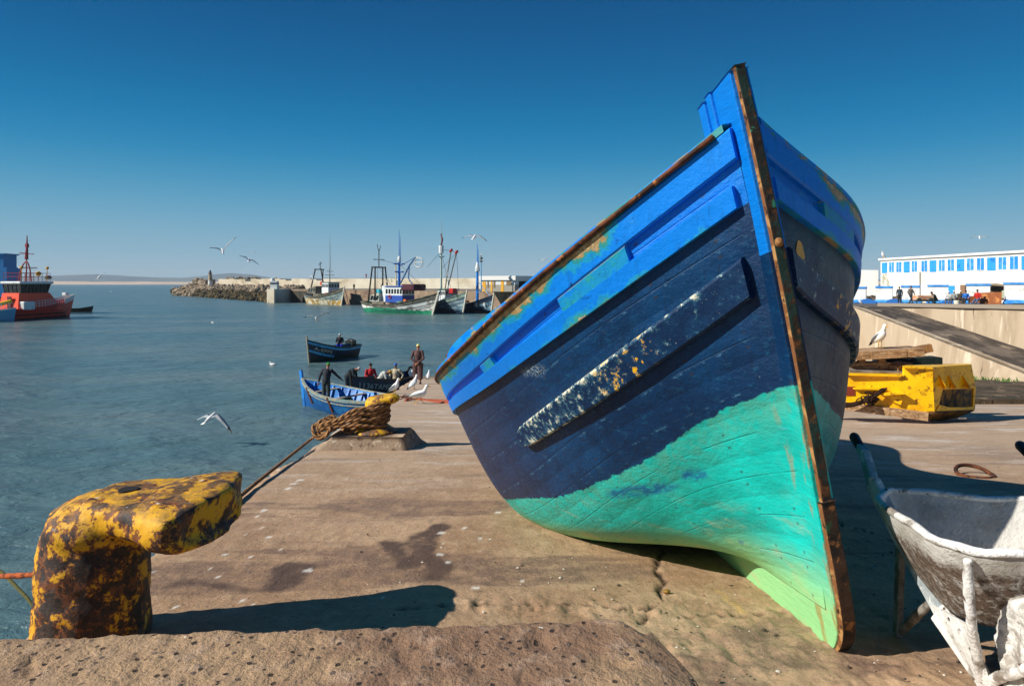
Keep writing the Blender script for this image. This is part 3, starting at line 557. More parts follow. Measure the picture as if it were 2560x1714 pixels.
mb.tube([(bx2-.095, fy, fz+zp+.36), (bx2-.05, fy, fz+zp+.36), (bx2+.05, fy, fz+zp+.375), (bx2+.22, fy, fz+zp+.40), (bx2+.285, fy, fz+zp+.405)], [.06, .10, .112, .10, .05], 20, flat=.62)
mb.part('cast_iron_body', bollard_mat('far_bollard_paint', '2a1d16', 'e6b00a', .545), t, remesh=.012)
rope_m, g, b = newmat('coarse_brown_rope'); v = g.coord((1, 1, 1), True); tw = g.attr('tw'); st = g.math('ABSOLUTE', g.math('SINE', tw)); n2 = g.noise(v, 60, 5, .7)
c = g.mix(g.step(st, .1, .8), lin('4d2f18'), lin('a87a4a')); c = g.mix(g.step(n2, .5, .7), c, lin('7d5230')); c = g.mix(g.math('MULTIPLY', g.step(g.noise(v, 4, 3), .5, .6), .5), c, lin('6a4630')); g.l(c, b.inputs['Base Color']); b.inputs['Roughness'].default_value = .9
g.l(g.bump(n2, .4, .003, g.bump(st, .9, .012)), b.inputs['Normal'])
def rope(pts, r, mb, A, n=10, tws=None):
    pts = [Vector(p) for p in pts]; L_ = 0; k0 = len(mb.v)
    mb.tube(pts, r, n)
    for i, p in enumerate(pts):
        if i: L_ += (p-pts[i-1]).length
        for j in range(n): A.append(L_/(r*1.7)*pi/2*.9+2*pi*j/n*1.5)
def catmull(P_, n=8):
    P_ = [Vector(p) for p in P_]; Q = [P_[0]*2-P_[1]]+P_+[P_[-1]*2-P_[-2]]; o = []
    for i in range(1, len(Q)-2):
        a, b2, c2, d2 = Q[i-1:i+3]
        for k in range(n):
            t_ = k/n; o.append(.5*((2*b2)+(c2-a)*t_+(2*a-5*b2+4*c2-d2)*t_*t_+(3*b2-a-3*c2+d2)*t_**3))
    return o+[P_[-1]]
mb = MB(); A = []; rr = .0215; zb = fz+zp
lead = P(838, 1050, fy-.12)
for k in range(7):      # turns round the neck, swept to the left where they leave for the knot
    h0 = zb+.115+.036*k; ph = .3*k; pts = []; sl_ = .10+.018*k
    for i in range(33):
        a = 2*pi*i/32+ph; ca = cos(a); rx = .155+.012*(k % 2)
        ex = .20+.03*k if ca < -.2 else 0; pts.append((bx2+ca*rx-(max(0, -ca)**2)*(.16+.035*((6-k) % 4)), fy+sin(a)*(.145+.01*(k % 3)), h0-(max(0, -ca)**2)*(.05+.016*k)+.03*ca+.006*sin(3*a+k)))
    rope(pts, rr, mb, A)
knot = P(806, 1072, fy-.2)
for k in range(4):
    pts = []
    for i in range(25):
        a = 2*pi*i/24*1.0+k; pts.append(knot+Vector((cos(a)*(.10-.014*k)+.03*k, sin(a)*.05+.02*k-.03, sin(a)*.075+.02*cos(2*a+k)+.015*k)))
    rope(pts, rr, mb, A)
for k, (dz1, dz2) in enumerate(((.10, .02), (.17, .05), (.24, .075), (.30, .06))):
    a = Vector((bx2+.05-.02*k, fy-.15, zb+dz1)); e = knot+Vector((.05, -.02, dz2)); m1 = a.lerp(e, .35)+Vector((0, -.03, .02+.012*k)); m2 = a.lerp(e, .75)+Vector((0, -.01, .01))
    rope(catmull([a+Vector((.09, .06, 0)), a, m1, m2, e, e+Vector((-.10, .0, -.04))]), rr, mb, A)
rp = mb.part('mooring_rope', rope_m, smooth=True, attrs=dict(tw=A))
tag(rp, 'thick coiled brown rope wound and knotted around the far yellow bollard', 'rope')
mb = MB(); A = []; e0 = knot+Vector((-.02, -.05, -.02)); pts = [P(800, 1080, fy-.2), P(768, 1106, 7.9), P(690, 1168, 6.3), P(640, 1208, 5.55), P(596, 1244, 4.98), P(520, 1300, 4.35), (-2.06, 4.2, 4.2), (-2.1, 4.2, 2.4), (-2.1, 4.25, -.1)]
pts = catmull(pts, 10); rope([p+Vector((0, 0, .004)) for p in pts], .016, mb, A, 8)
tag(mb.part('mooring_rope', rope_m, smooth=True, attrs=dict(tw=A)), 'taut mooring rope stretched along the quay edge between the two bollards', 'rope')
o_rope = mat('orange_rusty_rope', 'b8581c', .85, layers=[('6f3414', 40, .55, .1)], bumps=[(90, .8, .01)], world=True)
mb = MB(); pts = [Vector((BX-.19, BY+.03, bz+.22)).lerp(P(-260, 1412, 2.9), i/40)+Vector((0, 0, -.025*sin(pi*i/40)+.0012*rnd.random())) for i in range(41)]
mb.tube(pts, [.0085+.003*rnd.random() for _ in pts], 7); tag(mb.part('orange_rope', o_rope, smooth=True), 'thin orange rope running left from the large rusty bollard', 'rope')
mb = MB(); mb.tube(catmull([P(-120, 1360, 4.2), P(-10, 1420, 4.1), P(40, 1465, 4.0), P(85, 1520, 3.9), P(100, 1600, 3.8)], 8), .010, 6)
tag(mb.part('slack_rope', mat('weedy_rope', '5d5a2a', .9, bumps=[(80, .7, .01)], world=True), smooth=True), 'slack weedy olive rope hanging towards the water left of the large bollard', 'rope')

# wheelbarrow
WB = Vector((1.75, 2.82, gz(0, 2.82))); fd = Vector((-.25, -.968, -.0)); ld = Vector((-.968, .25, 0))
def wb(x, y, z): return WB+fd*x+ld*y+Vector((0, 0, z+.105*x))
t = thing('wheelbarrow', 'white cement caked builders wheelbarrow standing at the right edge of the photo', 'wheelbarrow', tuple(wb(.45, 0, 0)))
caked = mat('cement_caked_steel', 'd9d6cf', .85, layers=[('8d8377', 9, .56, .1), ('efeee9', 5, .56, .2), ('5b4a3c', 30, .64, .06)], bumps=[(16, .7, .02), (60, .8, .008)], world=True)
traym, g, b = newmat('cement_tray'); v = g.coord((1, 1, 1), True); n1 = g.noise(v, 6, 6, .65); n2 = g.noise(v, 26, 6, .72); n3 = g.noise(v, 80, 5, .7); zz = g.attr('zz')
c = g.mix(g.step(n1, .4, .65), lin('d6d3cb'), lin('b3aca0')); dirt = g.math('MULTIPLY', g.attr('out'), g.step(g.math('ADD', zz, g.math('MULTIPLY', n2, .3)), .98, .86)); c = g.mix(g.math('MULTIPLY', dirt, g.step(n2, .68, .44)), c, lin('6f5c4c')); c = g.mix(g.math('MULTIPLY', dirt, g.math('MULTIPLY', g.step(n3, .5, .6), .8)), c, lin('3d2f27')); c = g.mix(g.math('MULTIPLY', dirt, g.step(n3, .70, .72)), c, lin('d8d4cc'))
g.l(c, b.inputs['Base Color']); b.inputs['Roughness'].default_value = .9; g.l(g.bump(n3, .7, .005, g.bump(n2, .9, .018, g.bump(n1, .4, .02))), b.inputs['Normal'])
# tray: superelliptic bowl, sheet with thickness
def ring(k, inner=0):
    # k 0 rim .. 1 bottom
    z = .495-.30*k; ca, sa_ = [], []
    xc = .56+.0*k; a_l = .33-.16*k**1.35-inner; b_l = .325-.155*k**1.3-inner; r = []
    for j in range(48):
        a = 2*pi*j/48; e = 2/3.3; cx = math.copysign(abs(cos(a))**e, cos(a)); sx = math.copysign(abs(sin(a))**e, sin(a))
        front = .07*(1-k)*max(0, cx); wbl = .006*sin(a*5+1)+.004*sin(a*11); r.append(wb(xc+cx*a_l+front+.02*k, sx*b_l*(1-.10*max(0, cx)), z-.03*max(0, cx)*(1-k)+(.012*max(0, -cx)*(1-k))+wbl*(1-k)+inner*.5))
    return r
mb = MB(); ks = [0, .05, .15, .3, .5, .7, .85, .95, 1.]; rows = [ring(k) for k in ks]; A = dict(zz=[], out=[])
rows.append([wb(.58, 0, .19)]*48); mb.grid(rows, closej=True); A['out'] += [1.]*(48*10); A['zz'] += [1-k*.9 for k in ks for _ in range(48)]+[0]*48
rows = [ring(k, .012) for k in ks]; rows.append([wb(.58, 0, .2)]*48); mb.grid(rows, closej=True, flip=True); A['out'] += [0.]*(48*10); A['zz'] += [1.]*(48*10)
mb.part('tray', traym, t, smooth=True, attrs=A)
mb = MB(); r0 = ring(0, .004); r0 = r0+r0[:1]; mb.tube([Vector(p)+Vector((0, 0, .003)) for p in r0], [.0115+.003*rnd.random() for _ in r0], 8); mb.part('rim', caked, t, smooth=True)
dk_m = mat('shadowed_steel_handle', 'b9bfbf', .8, layers=[('8c9496', 8, .5, .2), ('d8dad6', 22, .6, .1)], bumps=[(20, .5, .01)], world=True)
for s in (1, -1):
    mb = MB(); y0 = .30*s
    mb.bar(wb(.07, y0*1.01, .655), wb(.16, y0*1.0, .63), .028, .034, mi=0, w2=.034, h2=.05); mb.bar(wb(.155, y0, .632), wb(.25, y0*.985, .535), .032, .052, w2=.03, h2=.075)
    mb.bar(wb(.245, y0*.985, .54), wb(.40, .225*s, .34), .028, .075, h2=.06); mb.bar(wb(.39, .23*s, .35), wb(.62, .175*s, .18), .028, .055); mb.bar(wb(.61, .18*s, .185), wb(.79, .105*s, .03), .03, .085, mi=1, w2=.035, h2=.05)
    mb.part('side_beam', [dk_m, caked], t, bevel=.006)
    h_ = MB(); h_.tube([wb(-.015, y0*1.02, .69), wb(.0, y0*1.02, .685), wb(.05, y0*1.015, .668), wb(.085, y0*1.01, .655)], [.017, .021, .019, .018], 12); h_.part('grip', mat('dark_rubber_grip', '14171c', .5), t, smooth=True)
    l_ = MB(); l_.bar(wb(.36, y0*.76, .36), wb(.37, y0*.80, -.0), .022, .055, up=fd, w2=.02, h2=.05); l_.tube([wb(.375, y0*.78, .012), wb(.47, y0*.70, .11), wb(.60, y0*.60, .23)], [.014, .017, .012], 8); l_.part('leg', mat('grey_steel_leg', '8f8a80', .8, layers=[('625c52', 14, .52, .15)], bumps=[(20, .6, .01)], world=True), t, bevel=.003)
    f_ = MB(); f_.tube([wb(.925, .205*s, .445), wb(.91, .20*s, .36), wb(.87, .175*s, .22), wb(.80, .125*s, .05)], [.014, .0155, .015, .016], 8); f_.part('front_strut', caked, t, smooth=True, remesh=.006, noise=(.03, .008))
    w_ = MB(); w_.prism([wb(.60, .19*s, .20), wb(.80, .15*s, .21), wb(.85, .11*s, .03), wb(.79, .11*s, .0)], ld*.01*s); w_.part('gusset_plate', caked, t)
mb = MB(); wc = wb(.935, .03, .165); rings = []
for i in range(40):
    a = 2*pi*i/40; r = []
    for j in range(12):
        bq = 2*pi*j/12; R_ = .135+.045*cos(bq)+.02*(rnd.random()-.3); r.append(wc+fd*(cos(a)*R_)+Vector((0, 0, sin(a)*R_))+ld*(.055*sin(bq)+.008*(rnd.random()-.5)))
    rings.append(r)
rings.append(rings[0]); mb.grid(rings, closej=True); mb.tube([wc-ld*.03, wc+ld*.03], .105, 18)
mb.part('wheel', mat('cement_caked_wheel', 'dedbd4', .9, layers=[('a59d92', 14, .55, .15), ('5d5348', 30, .66, .06)], bumps=[(24, .9, .02), (80, .7, .006)], world=True), t, smooth=True, remesh=.008, noise=(.03, .02))
mb = MB(); mb.tube([wb(.80, .115, .035), wb(.86, .10, .09), wb(.955, .07, .155)], [.016, .018, .014], 8); mb.tube([wb(.80, -.115, .035), wb(.86, -.10, .09), wb(.955, -.07, .155)], [.016, .018, .014], 8); mb.tube([wb(.955, .09, .16), wb(.955, -.09, .16)], .012, 8)
mb.part('axle_bracket', caked, t, smooth=True, remesh=.006, noise=(.03, .01))
# iron ring in the slab, shell on the slab
rg = G(2437, 1188); mb = MB(); R_ = .145; pts = [rg+Vector((cos(a)*R_, sin(a)*R_*.95, .012+.045*max(0, sin(a)))) for a in np.linspace(0, 2*pi, 33)]
mb.tube(pts, .017, 10, caps=False); tag(mb.part('mooring_ring', mat('brown_rusted_ring', '6e3f22', .8, .3, layers=[('35221a', 16, .52, .1)], bumps=[(50, .5, .004)], world=True), smooth=True), 'rusty iron mooring ring lying on the quay behind the wheelbarrow', 'mooring ring')
sh = G(1666, 1482); mb = MB(); mb.ball(sh+Vector((0, 0, .008)), (.018, .011, .009), 12, 8); tag(mb.part('mussel_shell', mat('ochre_shell', 'b98a35', .5, layers=[('7c5a22', 30, .5, .2)], world=True), smooth=True), 'small ochre mussel shell lying by the crack under the big boat', 'shell')
mb = MB()
for k in range(420):
    if k < 300: px, py = rnd.uniform(900, 2560), rnd.uniform(1330, 1700)
    else: px, py = rnd.uniform(700, 2500), rnd.uniform(1120, 1400)
    p = G(px, py); s_ = rnd.choice([.002, .003, .003, .004, .006]); mb.ball((p.x, p.y, gz(p.x, p.y)+s_*.2), (s_*rnd.uniform(.8, 1.8), s_*rnd.uniform(.8, 1.5), s_*.7), 6, 4, mi=rnd.choice([0, 0, 1, 2]))
tag(mb.part('grit', [mat('dark_grit', '4a4038', .9), mat('pale_grit', 'cfc6b6', .9), mat('brown_grit', '8a6f58', .9)]), 'scattered grit pebbles and shell fragments on the quay', 'grit', kind='stuff')

# ------------------------------------------------------------------ yellow steel machine part with timber
def Z6(u, v_, d): return P(2040+u/4.504, 840+v_/4.504, d)
ymat = mat('chipped_yellow_paint', 'ffc400', .42, layers=[('e6a800', 3, .58, .2), ('b8860a', 9, .60, .05), ('7a3f14', 13, .645, .02), ('3a2414', 26, .67, .015)], bumps=[(8, .25, .01), (40, .25, .004)], world=True)
tm = thing('steel_grab_frame', 'yellow painted steel grab frame lying on the quay behind the big boat', 'machine part', tuple(G(2296, 1064)))
D0, D1, D2 = 11.45, 11.0, 11.75
def dep(u): return D0+(D1-D0)*(u-335)/(1320-335) if u < 1320 else D1+(D2-D1)*(u-1320)/480
def pl(mb, uv, off=0., th=.03, mi=0, d=None): mb.prism([Z6(u, v_, (d or dep(u))+off) for u, v_ in uv], (0, th, 0), mi); return mb
mb = MB(); pl(mb, [(-200, 425), (835, 445), (990, 440), (990, 338), (1318, 350), (1335, 870), (860, 835), (480, 790), (335, 755), (-200, 700)], .0, .05); mb.part('web_plate', ymat, tm, bevel=.006)
mb = MB(); a = [(360, 428), (990, 443)]; mb.prism([Z6(340, 420, 11.35), Z6(990, 436, 11.1), Z6(985, 412, 12.1), Z6(350, 400, 12.3)], (0, 0, -.03)); mb.prism([Z6(985, 337, 11.05), Z6(1318, 350, 10.98), Z6(1752, 316, 11.7), Z6(1700, 308, 12.2), Z6(1010, 322, 12.2)], (0, 0, -.03)); mb.part('top_flange', ymat, tm)
mb = MB(); pl(mb, [(1318, 350), (1752, 318), (1803, 590), (1420, 602), (1360, 640), (1340, 700)], 0, .05); pl(mb, [(1318, 600), (1430, 600), (1385, 770), (1355, 800), (1335, 868)], .0, .05); pl(mb, [(1335, 868), (1395, 770), (1500, 800), (1700, 800), (1775, 790), (1783, 838), (1640, 850)], 0.02, .05); pl(mb, [(1775, 590), (1803, 590), (1783, 838), (1765, 838)], .03, .05); mb.part('end_box', ymat, tm, bevel=.006)
mb = MB(); pl(mb, [(1380, 560), (1800, 560), (1790, 830), (1350, 830)], .45, .04); mb.part('box_back', mat('dark_yellow_inside', '8f6a08', .6, layers=[('2c1d0c', 7, .5, .12)], world=True), tm)  # inside yellow darker than the outer plates, with dark blotches
mb = MB(); mb.prism([Z6(1250, 895, 11.0), Z6(1335, 868, 10.98), Z6(1783, 840, 11.7), Z6(1600, 915, 11.9), Z6(1420, 955, 11.5), Z6(1290, 962, 11.2)], (0, .05, .03)); mb.part('base_shoe', mat('brown_yellow_steel', '8a5f10', .7, layers=[('4a2c10', 5, .5, .2)], world=True), tm)
for u in (1385, 1490, 1650):
    mb = MB(); q = dep(u); mb.prism([Z6(u-20, 410, q-.005), Z6(u+90, 585, dep(u+90)-.22), Z6(u+55, 588, dep(u+55)-.0)], (.02, 0.01, 0)); mb.part('gusset', ymat, tm)
mb = MB(); pl(mb, [(770, 640), (1000, 625), (1000, 655), (775, 672)], -.14, .16); pl(mb, [(780, 672), (1000, 668), (990, 690), (955, 775), (900, 755)], -.06, .03); mb.part('lug_bracket', ymat, tm, bevel=.004)
mb = MB(); pl(mb, [(345, 568), (440, 568), (440, 670), (345, 670)], -.012, .01); mb.part('rust_recess', mat('red_brown_primer', '7d2a0e', .7), tm)
mb = MB(); pl(mb, [(440, 585), (780, 582), (780, 608), (440, 600)], -.07, .08); pl(mb, [(350, 425), (425, 425), (425, 462), (390, 455)], -.01, .012); mb.part('stiffener', ymat, tm)
wood = mat('splintered_pale_wood', 'b4906a', .85, layers=[('8b6a48', 3, .52, .15, (1, 8, 8)), ('d6b892', 5, .6, .1, (1, 10, 10)), ('4d3a2a', 8, .68, .05)], bumps=[(9, .6, .02, (1, 9, 9)), (40, .5, .006)], world=True)
def board(nm, a, b_, w_, h_, label, m_=wood, cat='plank', group=None):
    mb = MB(); a, b_ = Vector(a), Vector(b_); k = 9
    for i in range(k): 
        p, q = a.lerp(b_, i/k), a.lerp(b_, (i+1)/k); j = 1+.10*(rnd.random()-.5); mb.bar(p, q+(q-p)*.001, w_*j, h_*(1+.16*(rnd.random()-.5)), w2=w_, h2=h_)
    o = mb.part(nm, m_); return tag(o, label, cat, group)
board('timber_skid', Z6(1245, 895, 11.08), Z6(300, 775, 11.5), .22, .13, 'pale battered timber beam under the front of the yellow steel frame')
board('timber_plank', Z6(300, 395, 12.0), Z6(1000, 415, 12.0), .5, .09, 'grey weathered plank lying along the top of the yellow frame', mat('grey_weathered_wood', '9b9187', .85, layers=[('6d655c', 3, .5, .2, (1, 9, 9))], bumps=[(9, .6, .02, (1, 9, 9))], world=True))
board('timber_plank', Z6(360, 330, 12.2), Z6(790, 325, 12.2), .30, .12, 'short pinkish timber in the middle of the wood pile')
board('timber_plank', Z6(840, 360, 12.0), Z6(1005, 320, 12.1), .3, .10, 'stubby broken timber against the yellow box of the frame')
for k, u in enumerate((395, 505, 730)): board('timber_post', Z6(u, 330, 12.1), Z6(u+6, 225, 12.1), .09, .11, ['leaning wood block at the left end of the wood pile', 'left upright wood block holding up the top plank', 'right upright wood block holding up the top plank'][k])
board('timber_plank', Z6(250, 215, 12.1), Z6(1130, 165, 12.0), .55, .14, 'long splintered plank on top of the pile where the gull stands')
board('timber_plank', Z6(1110, 165, 11.98), Z6(1300, 130, 11.9), .16, .13, 'squared brown timber end sticking out right of the top plank', mat('brown_squared_wood', '8a6238', .8, layers=[('5f4226', 6, .55, .1)], bumps=[(20, .5, .01)], world=True))
board('dark_beam', Z6(930, 300, 12.6), Z6(1368, 292, 12.6), .3, .2, 'dark green beam behind the yellow steel frame', mat('dark_green_beam', '1d2a22', .7), 'beam')
mb = MB(); mb.prism([Z6(790, 250, 12.4), Z6(900, 228, 12.4), Z6(1080, 215, 12.4), Z6(1130, 270, 12.4), Z6(1010, 320, 12.4), Z6(800, 345, 12.4)], (0, .5, 0)); tag(mb.part('scrap_sheet', mat('black_sheet', '15130f', .8, bumps=[(8, .8, .05)], world=True)), 'crumpled black sheet stuffed under the splintered top plank', 'scrap')
mb = MB(); k = 26
for i in range(k):
    s_ = i/(k-1); p = Z6(330+ (760-330)*s_, 775-175*s_**1.3+26*sin(pi*s_), 11.25-.1*s_); n_ = 10; ax = Vector((.055, 0, .022)); up = Vector((0, .03, .0)) if i % 2 else Vector((-.008, 0, .028))
    mb.tube([p+ax*cos(a)+up*sin(a) for a in np.linspace(0, 2*pi, n_+1)], .011, 6, caps=False)
for i in range(40):
    p = Z6(600+rnd.gauss(0, 38), 720+rnd.gauss(0, 30), 11.2+rnd.gauss(0, .04)); ax = Vector((rnd.gauss(0, 1), rnd.gauss(0, 1), rnd.gauss(0, 1))).normalized()*.05; up = ax.cross(Vector((rnd.random(), rnd.random(), rnd.random()))).normalized()*.028
    mb.tube([p+ax*cos(a)+up*sin(a) for a in np.linspace(0, 2*pi, 10)], .010, 5, caps=False)
tag(mb.part('iron_chain', mat('dark_rusty_chain', '3a2414', .8, .4), smooth=True), 'dark rusty iron chain bunched on the front of the yellow frame', 'chain')
# ------------------------------------------------------------------ people, gulls, boats: builders
skin = mat('tanned_skin', '8a5a40', .6)
dark_eye = mat('dark_eye', '0a0806', .3)
CL = {}
def cloth(nm, hx, r=.85): return mat(nm, hx, r, layers=[(tuple(v*.6 for v in lin(hx)[:3]), 7, .55, .2)], bumps=[(9, .6, .03)])
STAND = dict(pel=(0, 0, .93), che=(0, 0, 1.27), nec=(-.01, 0, 1.47), head=(.02, 0, 1.62), shL=(0, .18, 1.41), elL=(-.03, .25, 1.13), haL=(.06, .25, .88), kneL=(.02, .10, .50), anL=(-.02, .11, .09))
def mir(p): return (p[0], -p[1], p[2])
def person(x, y, z, rz, pose, label, top, bot, hat=None, hair='14100d', s=1., near=False, robe=None, vest=None, group=None, brim=False, barefoot=False, legs=True):
    J = dict(STAND); J.update(pose)
    for k in ('sh', 'el', 'ha', 'kne', 'an', 'hip'):
        if k == 'hip': J.setdefault('hipL', (J['pel'][0], .09, J['pel'][2]-.03))
        J.setdefault(k+'R', mir(J[k+'L']))
    V = {k: Vector(v)*s for k, v in J.items()}; vx = .011 if near else .02
    t = thing('person', label, 'person', (x, y, z), group, rz, world=False)
    mb = MB(); q = lambda *k: [V[i] for i in k]
    mb.tube([V['pel']-Vector((0, 0, .06))*s, V['pel'], V['pel'].lerp(V['che'], .5), V['che'], V['che'].lerp(V['nec'], .75), V['nec'], V['nec'].lerp(V['head'], .55)], [k*s for k in (.10, .135, .125, .15, .11, .06, .055)], 14)
    hd = (V['head']-V['nec']).normalized(); fw = Vector((1, 0, 0)); fw = (fw-hd*fw.dot(hd)).normalized(); H_ = V['head']
    mb.ball(H_+hd*.02*s, (.085*s, .075*s, .105*s), 14, 10, rot=Matrix((fw, Vector((0, 1, 0)), hd)).transposed())
    mb.tube([H_+fw*.07*s+hd*.02*s, H_+fw*.105*s-hd*.015*s, H_+fw*.08*s-hd*.03*s], [.012*s, .016*s, .01*s], 6); mb.ball(H_+fw*.06*s-hd*.075*s, (.03*s, .035*s, .02*s), 8, 6)
    for sd in (1, -1): mb.ball(H_+Vector((0, sd*.078*s, 0))+hd*.005*s, (.018*s, .01*s, .028*s), 6, 5)
    for S_ in ('L', 'R'):
        sg = 1 if S_ == 'L' else -1
        mb.tube(q('sh'+S_, 'el'+S_, 'ha'+S_), [.052*s, .042*s, .03*s], 10)
        d = (V['ha'+S_]-V['el'+S_]).normalized(); w = d.cross(Vector((0, 1, 0))); w = w.normalized() if w.length > .1 else Vector((0, 0, 1)); lat = d.cross(w); hc = V['ha'+S_]+d*.05*s
        mb.ball(hc, (.035*s, .035*s, .035*s), 8, 6)
        for f in range(4): a = hc+lat*(f-1.5)*.019*s+d*.02*s; mb.tube([a, a+d*(.045+.006*(f in (1, 2)))*s, a+d*.065*s+w*.025*s], [.0095*s]*2+[.007*s], 6)
        a = hc+lat*.03*s*sg-d*.01*s; mb.tube([a, a+lat*.03*s*sg+d*.03*s, a+lat*.03*s*sg+d*.055*s+w*.01*s], [.011*s, .01*s, .008*s], 6)
        if legs:
            hp_ = V['hipL'] if S_ == 'L' else (V.get('hipR') or mir(V['hipL'])); hp_ = Vector(hp_)
            mb.tube([hp_, V['kne'+S_], V['an'+S_]], [.09*s, .06*s, .042*s], 10); mb.tube([V['an'+S_]-Vector((.05, 0, .03))*s, V['an'+S_]+Vector((.06, 0, -.045))*s, V['an'+S_]+Vector((.16, 0, -.06))*s], [.04*s, .04*s, .03*s], 8)
    mb.part('body', skin, t, remesh=vx, smooth=True)
    if near:
        for sd in (1, -1): e = MB(); e.ball(H_+fw*.078*s+Vector((0, sd*.032*s, 0))+hd*.02*s, .011*s, 6, 5); e.part('eye', dark_eye, t)
    m = MB(); k2 = 1.16
    m.tube([V['pel']-Vector((0, 0, .08))*s, V['pel'], V['pel'].lerp(V['che'], .5), V['che'], V['che'].lerp(V['nec'], .7), V['che'].lerp(V['nec'], .97)], [k*s*k2 for k in (.125, .145, .14, .16, .13, .07)], 14)
    for S_ in ('L', 'R'):
        c_ = V['che'].lerp(V['nec'], .6); m.tube([c_, V['sh'+S_], V['el'+S_], V['el'+S_].lerp(V['ha'+S_], .9)], [.08*s, .075*s, .058*s, .045*s], 10)
    m.part('jacket' if not robe else 'robe_top', cloth('cloth_'+top, top), t, remesh=vx*1.2, smooth=True, noise=(.12*s, .02))
    if legs:
        m = MB()
        wd = 1.55 if robe else 1.12
        m.tube([V['pel']+Vector((0, 0, .05))*s, V['pel']-Vector((0, 0, .08))*s], [.145*s, .15*s], 12)
        for S_ in ('L', 'R'):
            hp_ = Vector(V['hipL'] if S_ == 'L' else (V.get('hipR') or mir(V['hipL'])))
            m.tube([hp_, V['kne'+S_], V['kne'+S_].lerp(V['an'+S_], .72 if robe else .9)], [.10*s*wd, .078*s*wd, .062*s*wd], 10)
        m.part('trousers', cloth('cloth_'+bot, bot), t, remesh=vx*1.2, smooth=True, noise=(.12*s, .02))
        for S_ in ('L', 'R'):
            m = MB(); a = V['an'+S_]; m.tube([a-Vector((.07, 0, .035))*s, a+Vector((.0, 0, -.03))*s, a+Vector((.09, 0, -.045))*s, a+Vector((.18, 0, -.06))*s], [.042*s, .052*s, .046*s, .03*s], 8)
            m.part('shoe', cloth('cloth_1a1a1c', '1a1a1c'), t, smooth=True)
    R_ = Matrix((fw, Vector((0, 1, 0)), hd)).transposed()
    m = MB(); c0 = H_+hd*.035*s-fw*.008*s; rows = []
    for i in range(7):
        th = pi*.5*i/6*1.08; rows.append([c0+R_ @ Vector((.094*s*sin(th)*cos(a), .084*s*sin(th)*sin(a), .10*s*cos(th))) for a in np.linspace(0, 2*pi, 15)[:-1]])
    m.grid(rows, closej=True)
    if hat:
        if brim: m.prism([c0+R_ @ Vector((.07*s+.075*s*sin(a), .065*s*cos(a), .012*s)) for a in np.linspace(0, pi, 9)], hd*.012*s)
        m.part('cap', cloth('cloth_'+hat, hat), t, smooth=True)
    else: m.part('hair', cloth('cloth_'+hair, hair), t, smooth=True)
    return t, V
GW, GG, GB, GY = mat('gull_white', 'e9e8e4', .7), mat('gull_grey', '9aa1a6', .7), mat('gull_black', '191a1c', .6), mat('gull_yellow', 'd9a21c', .5)
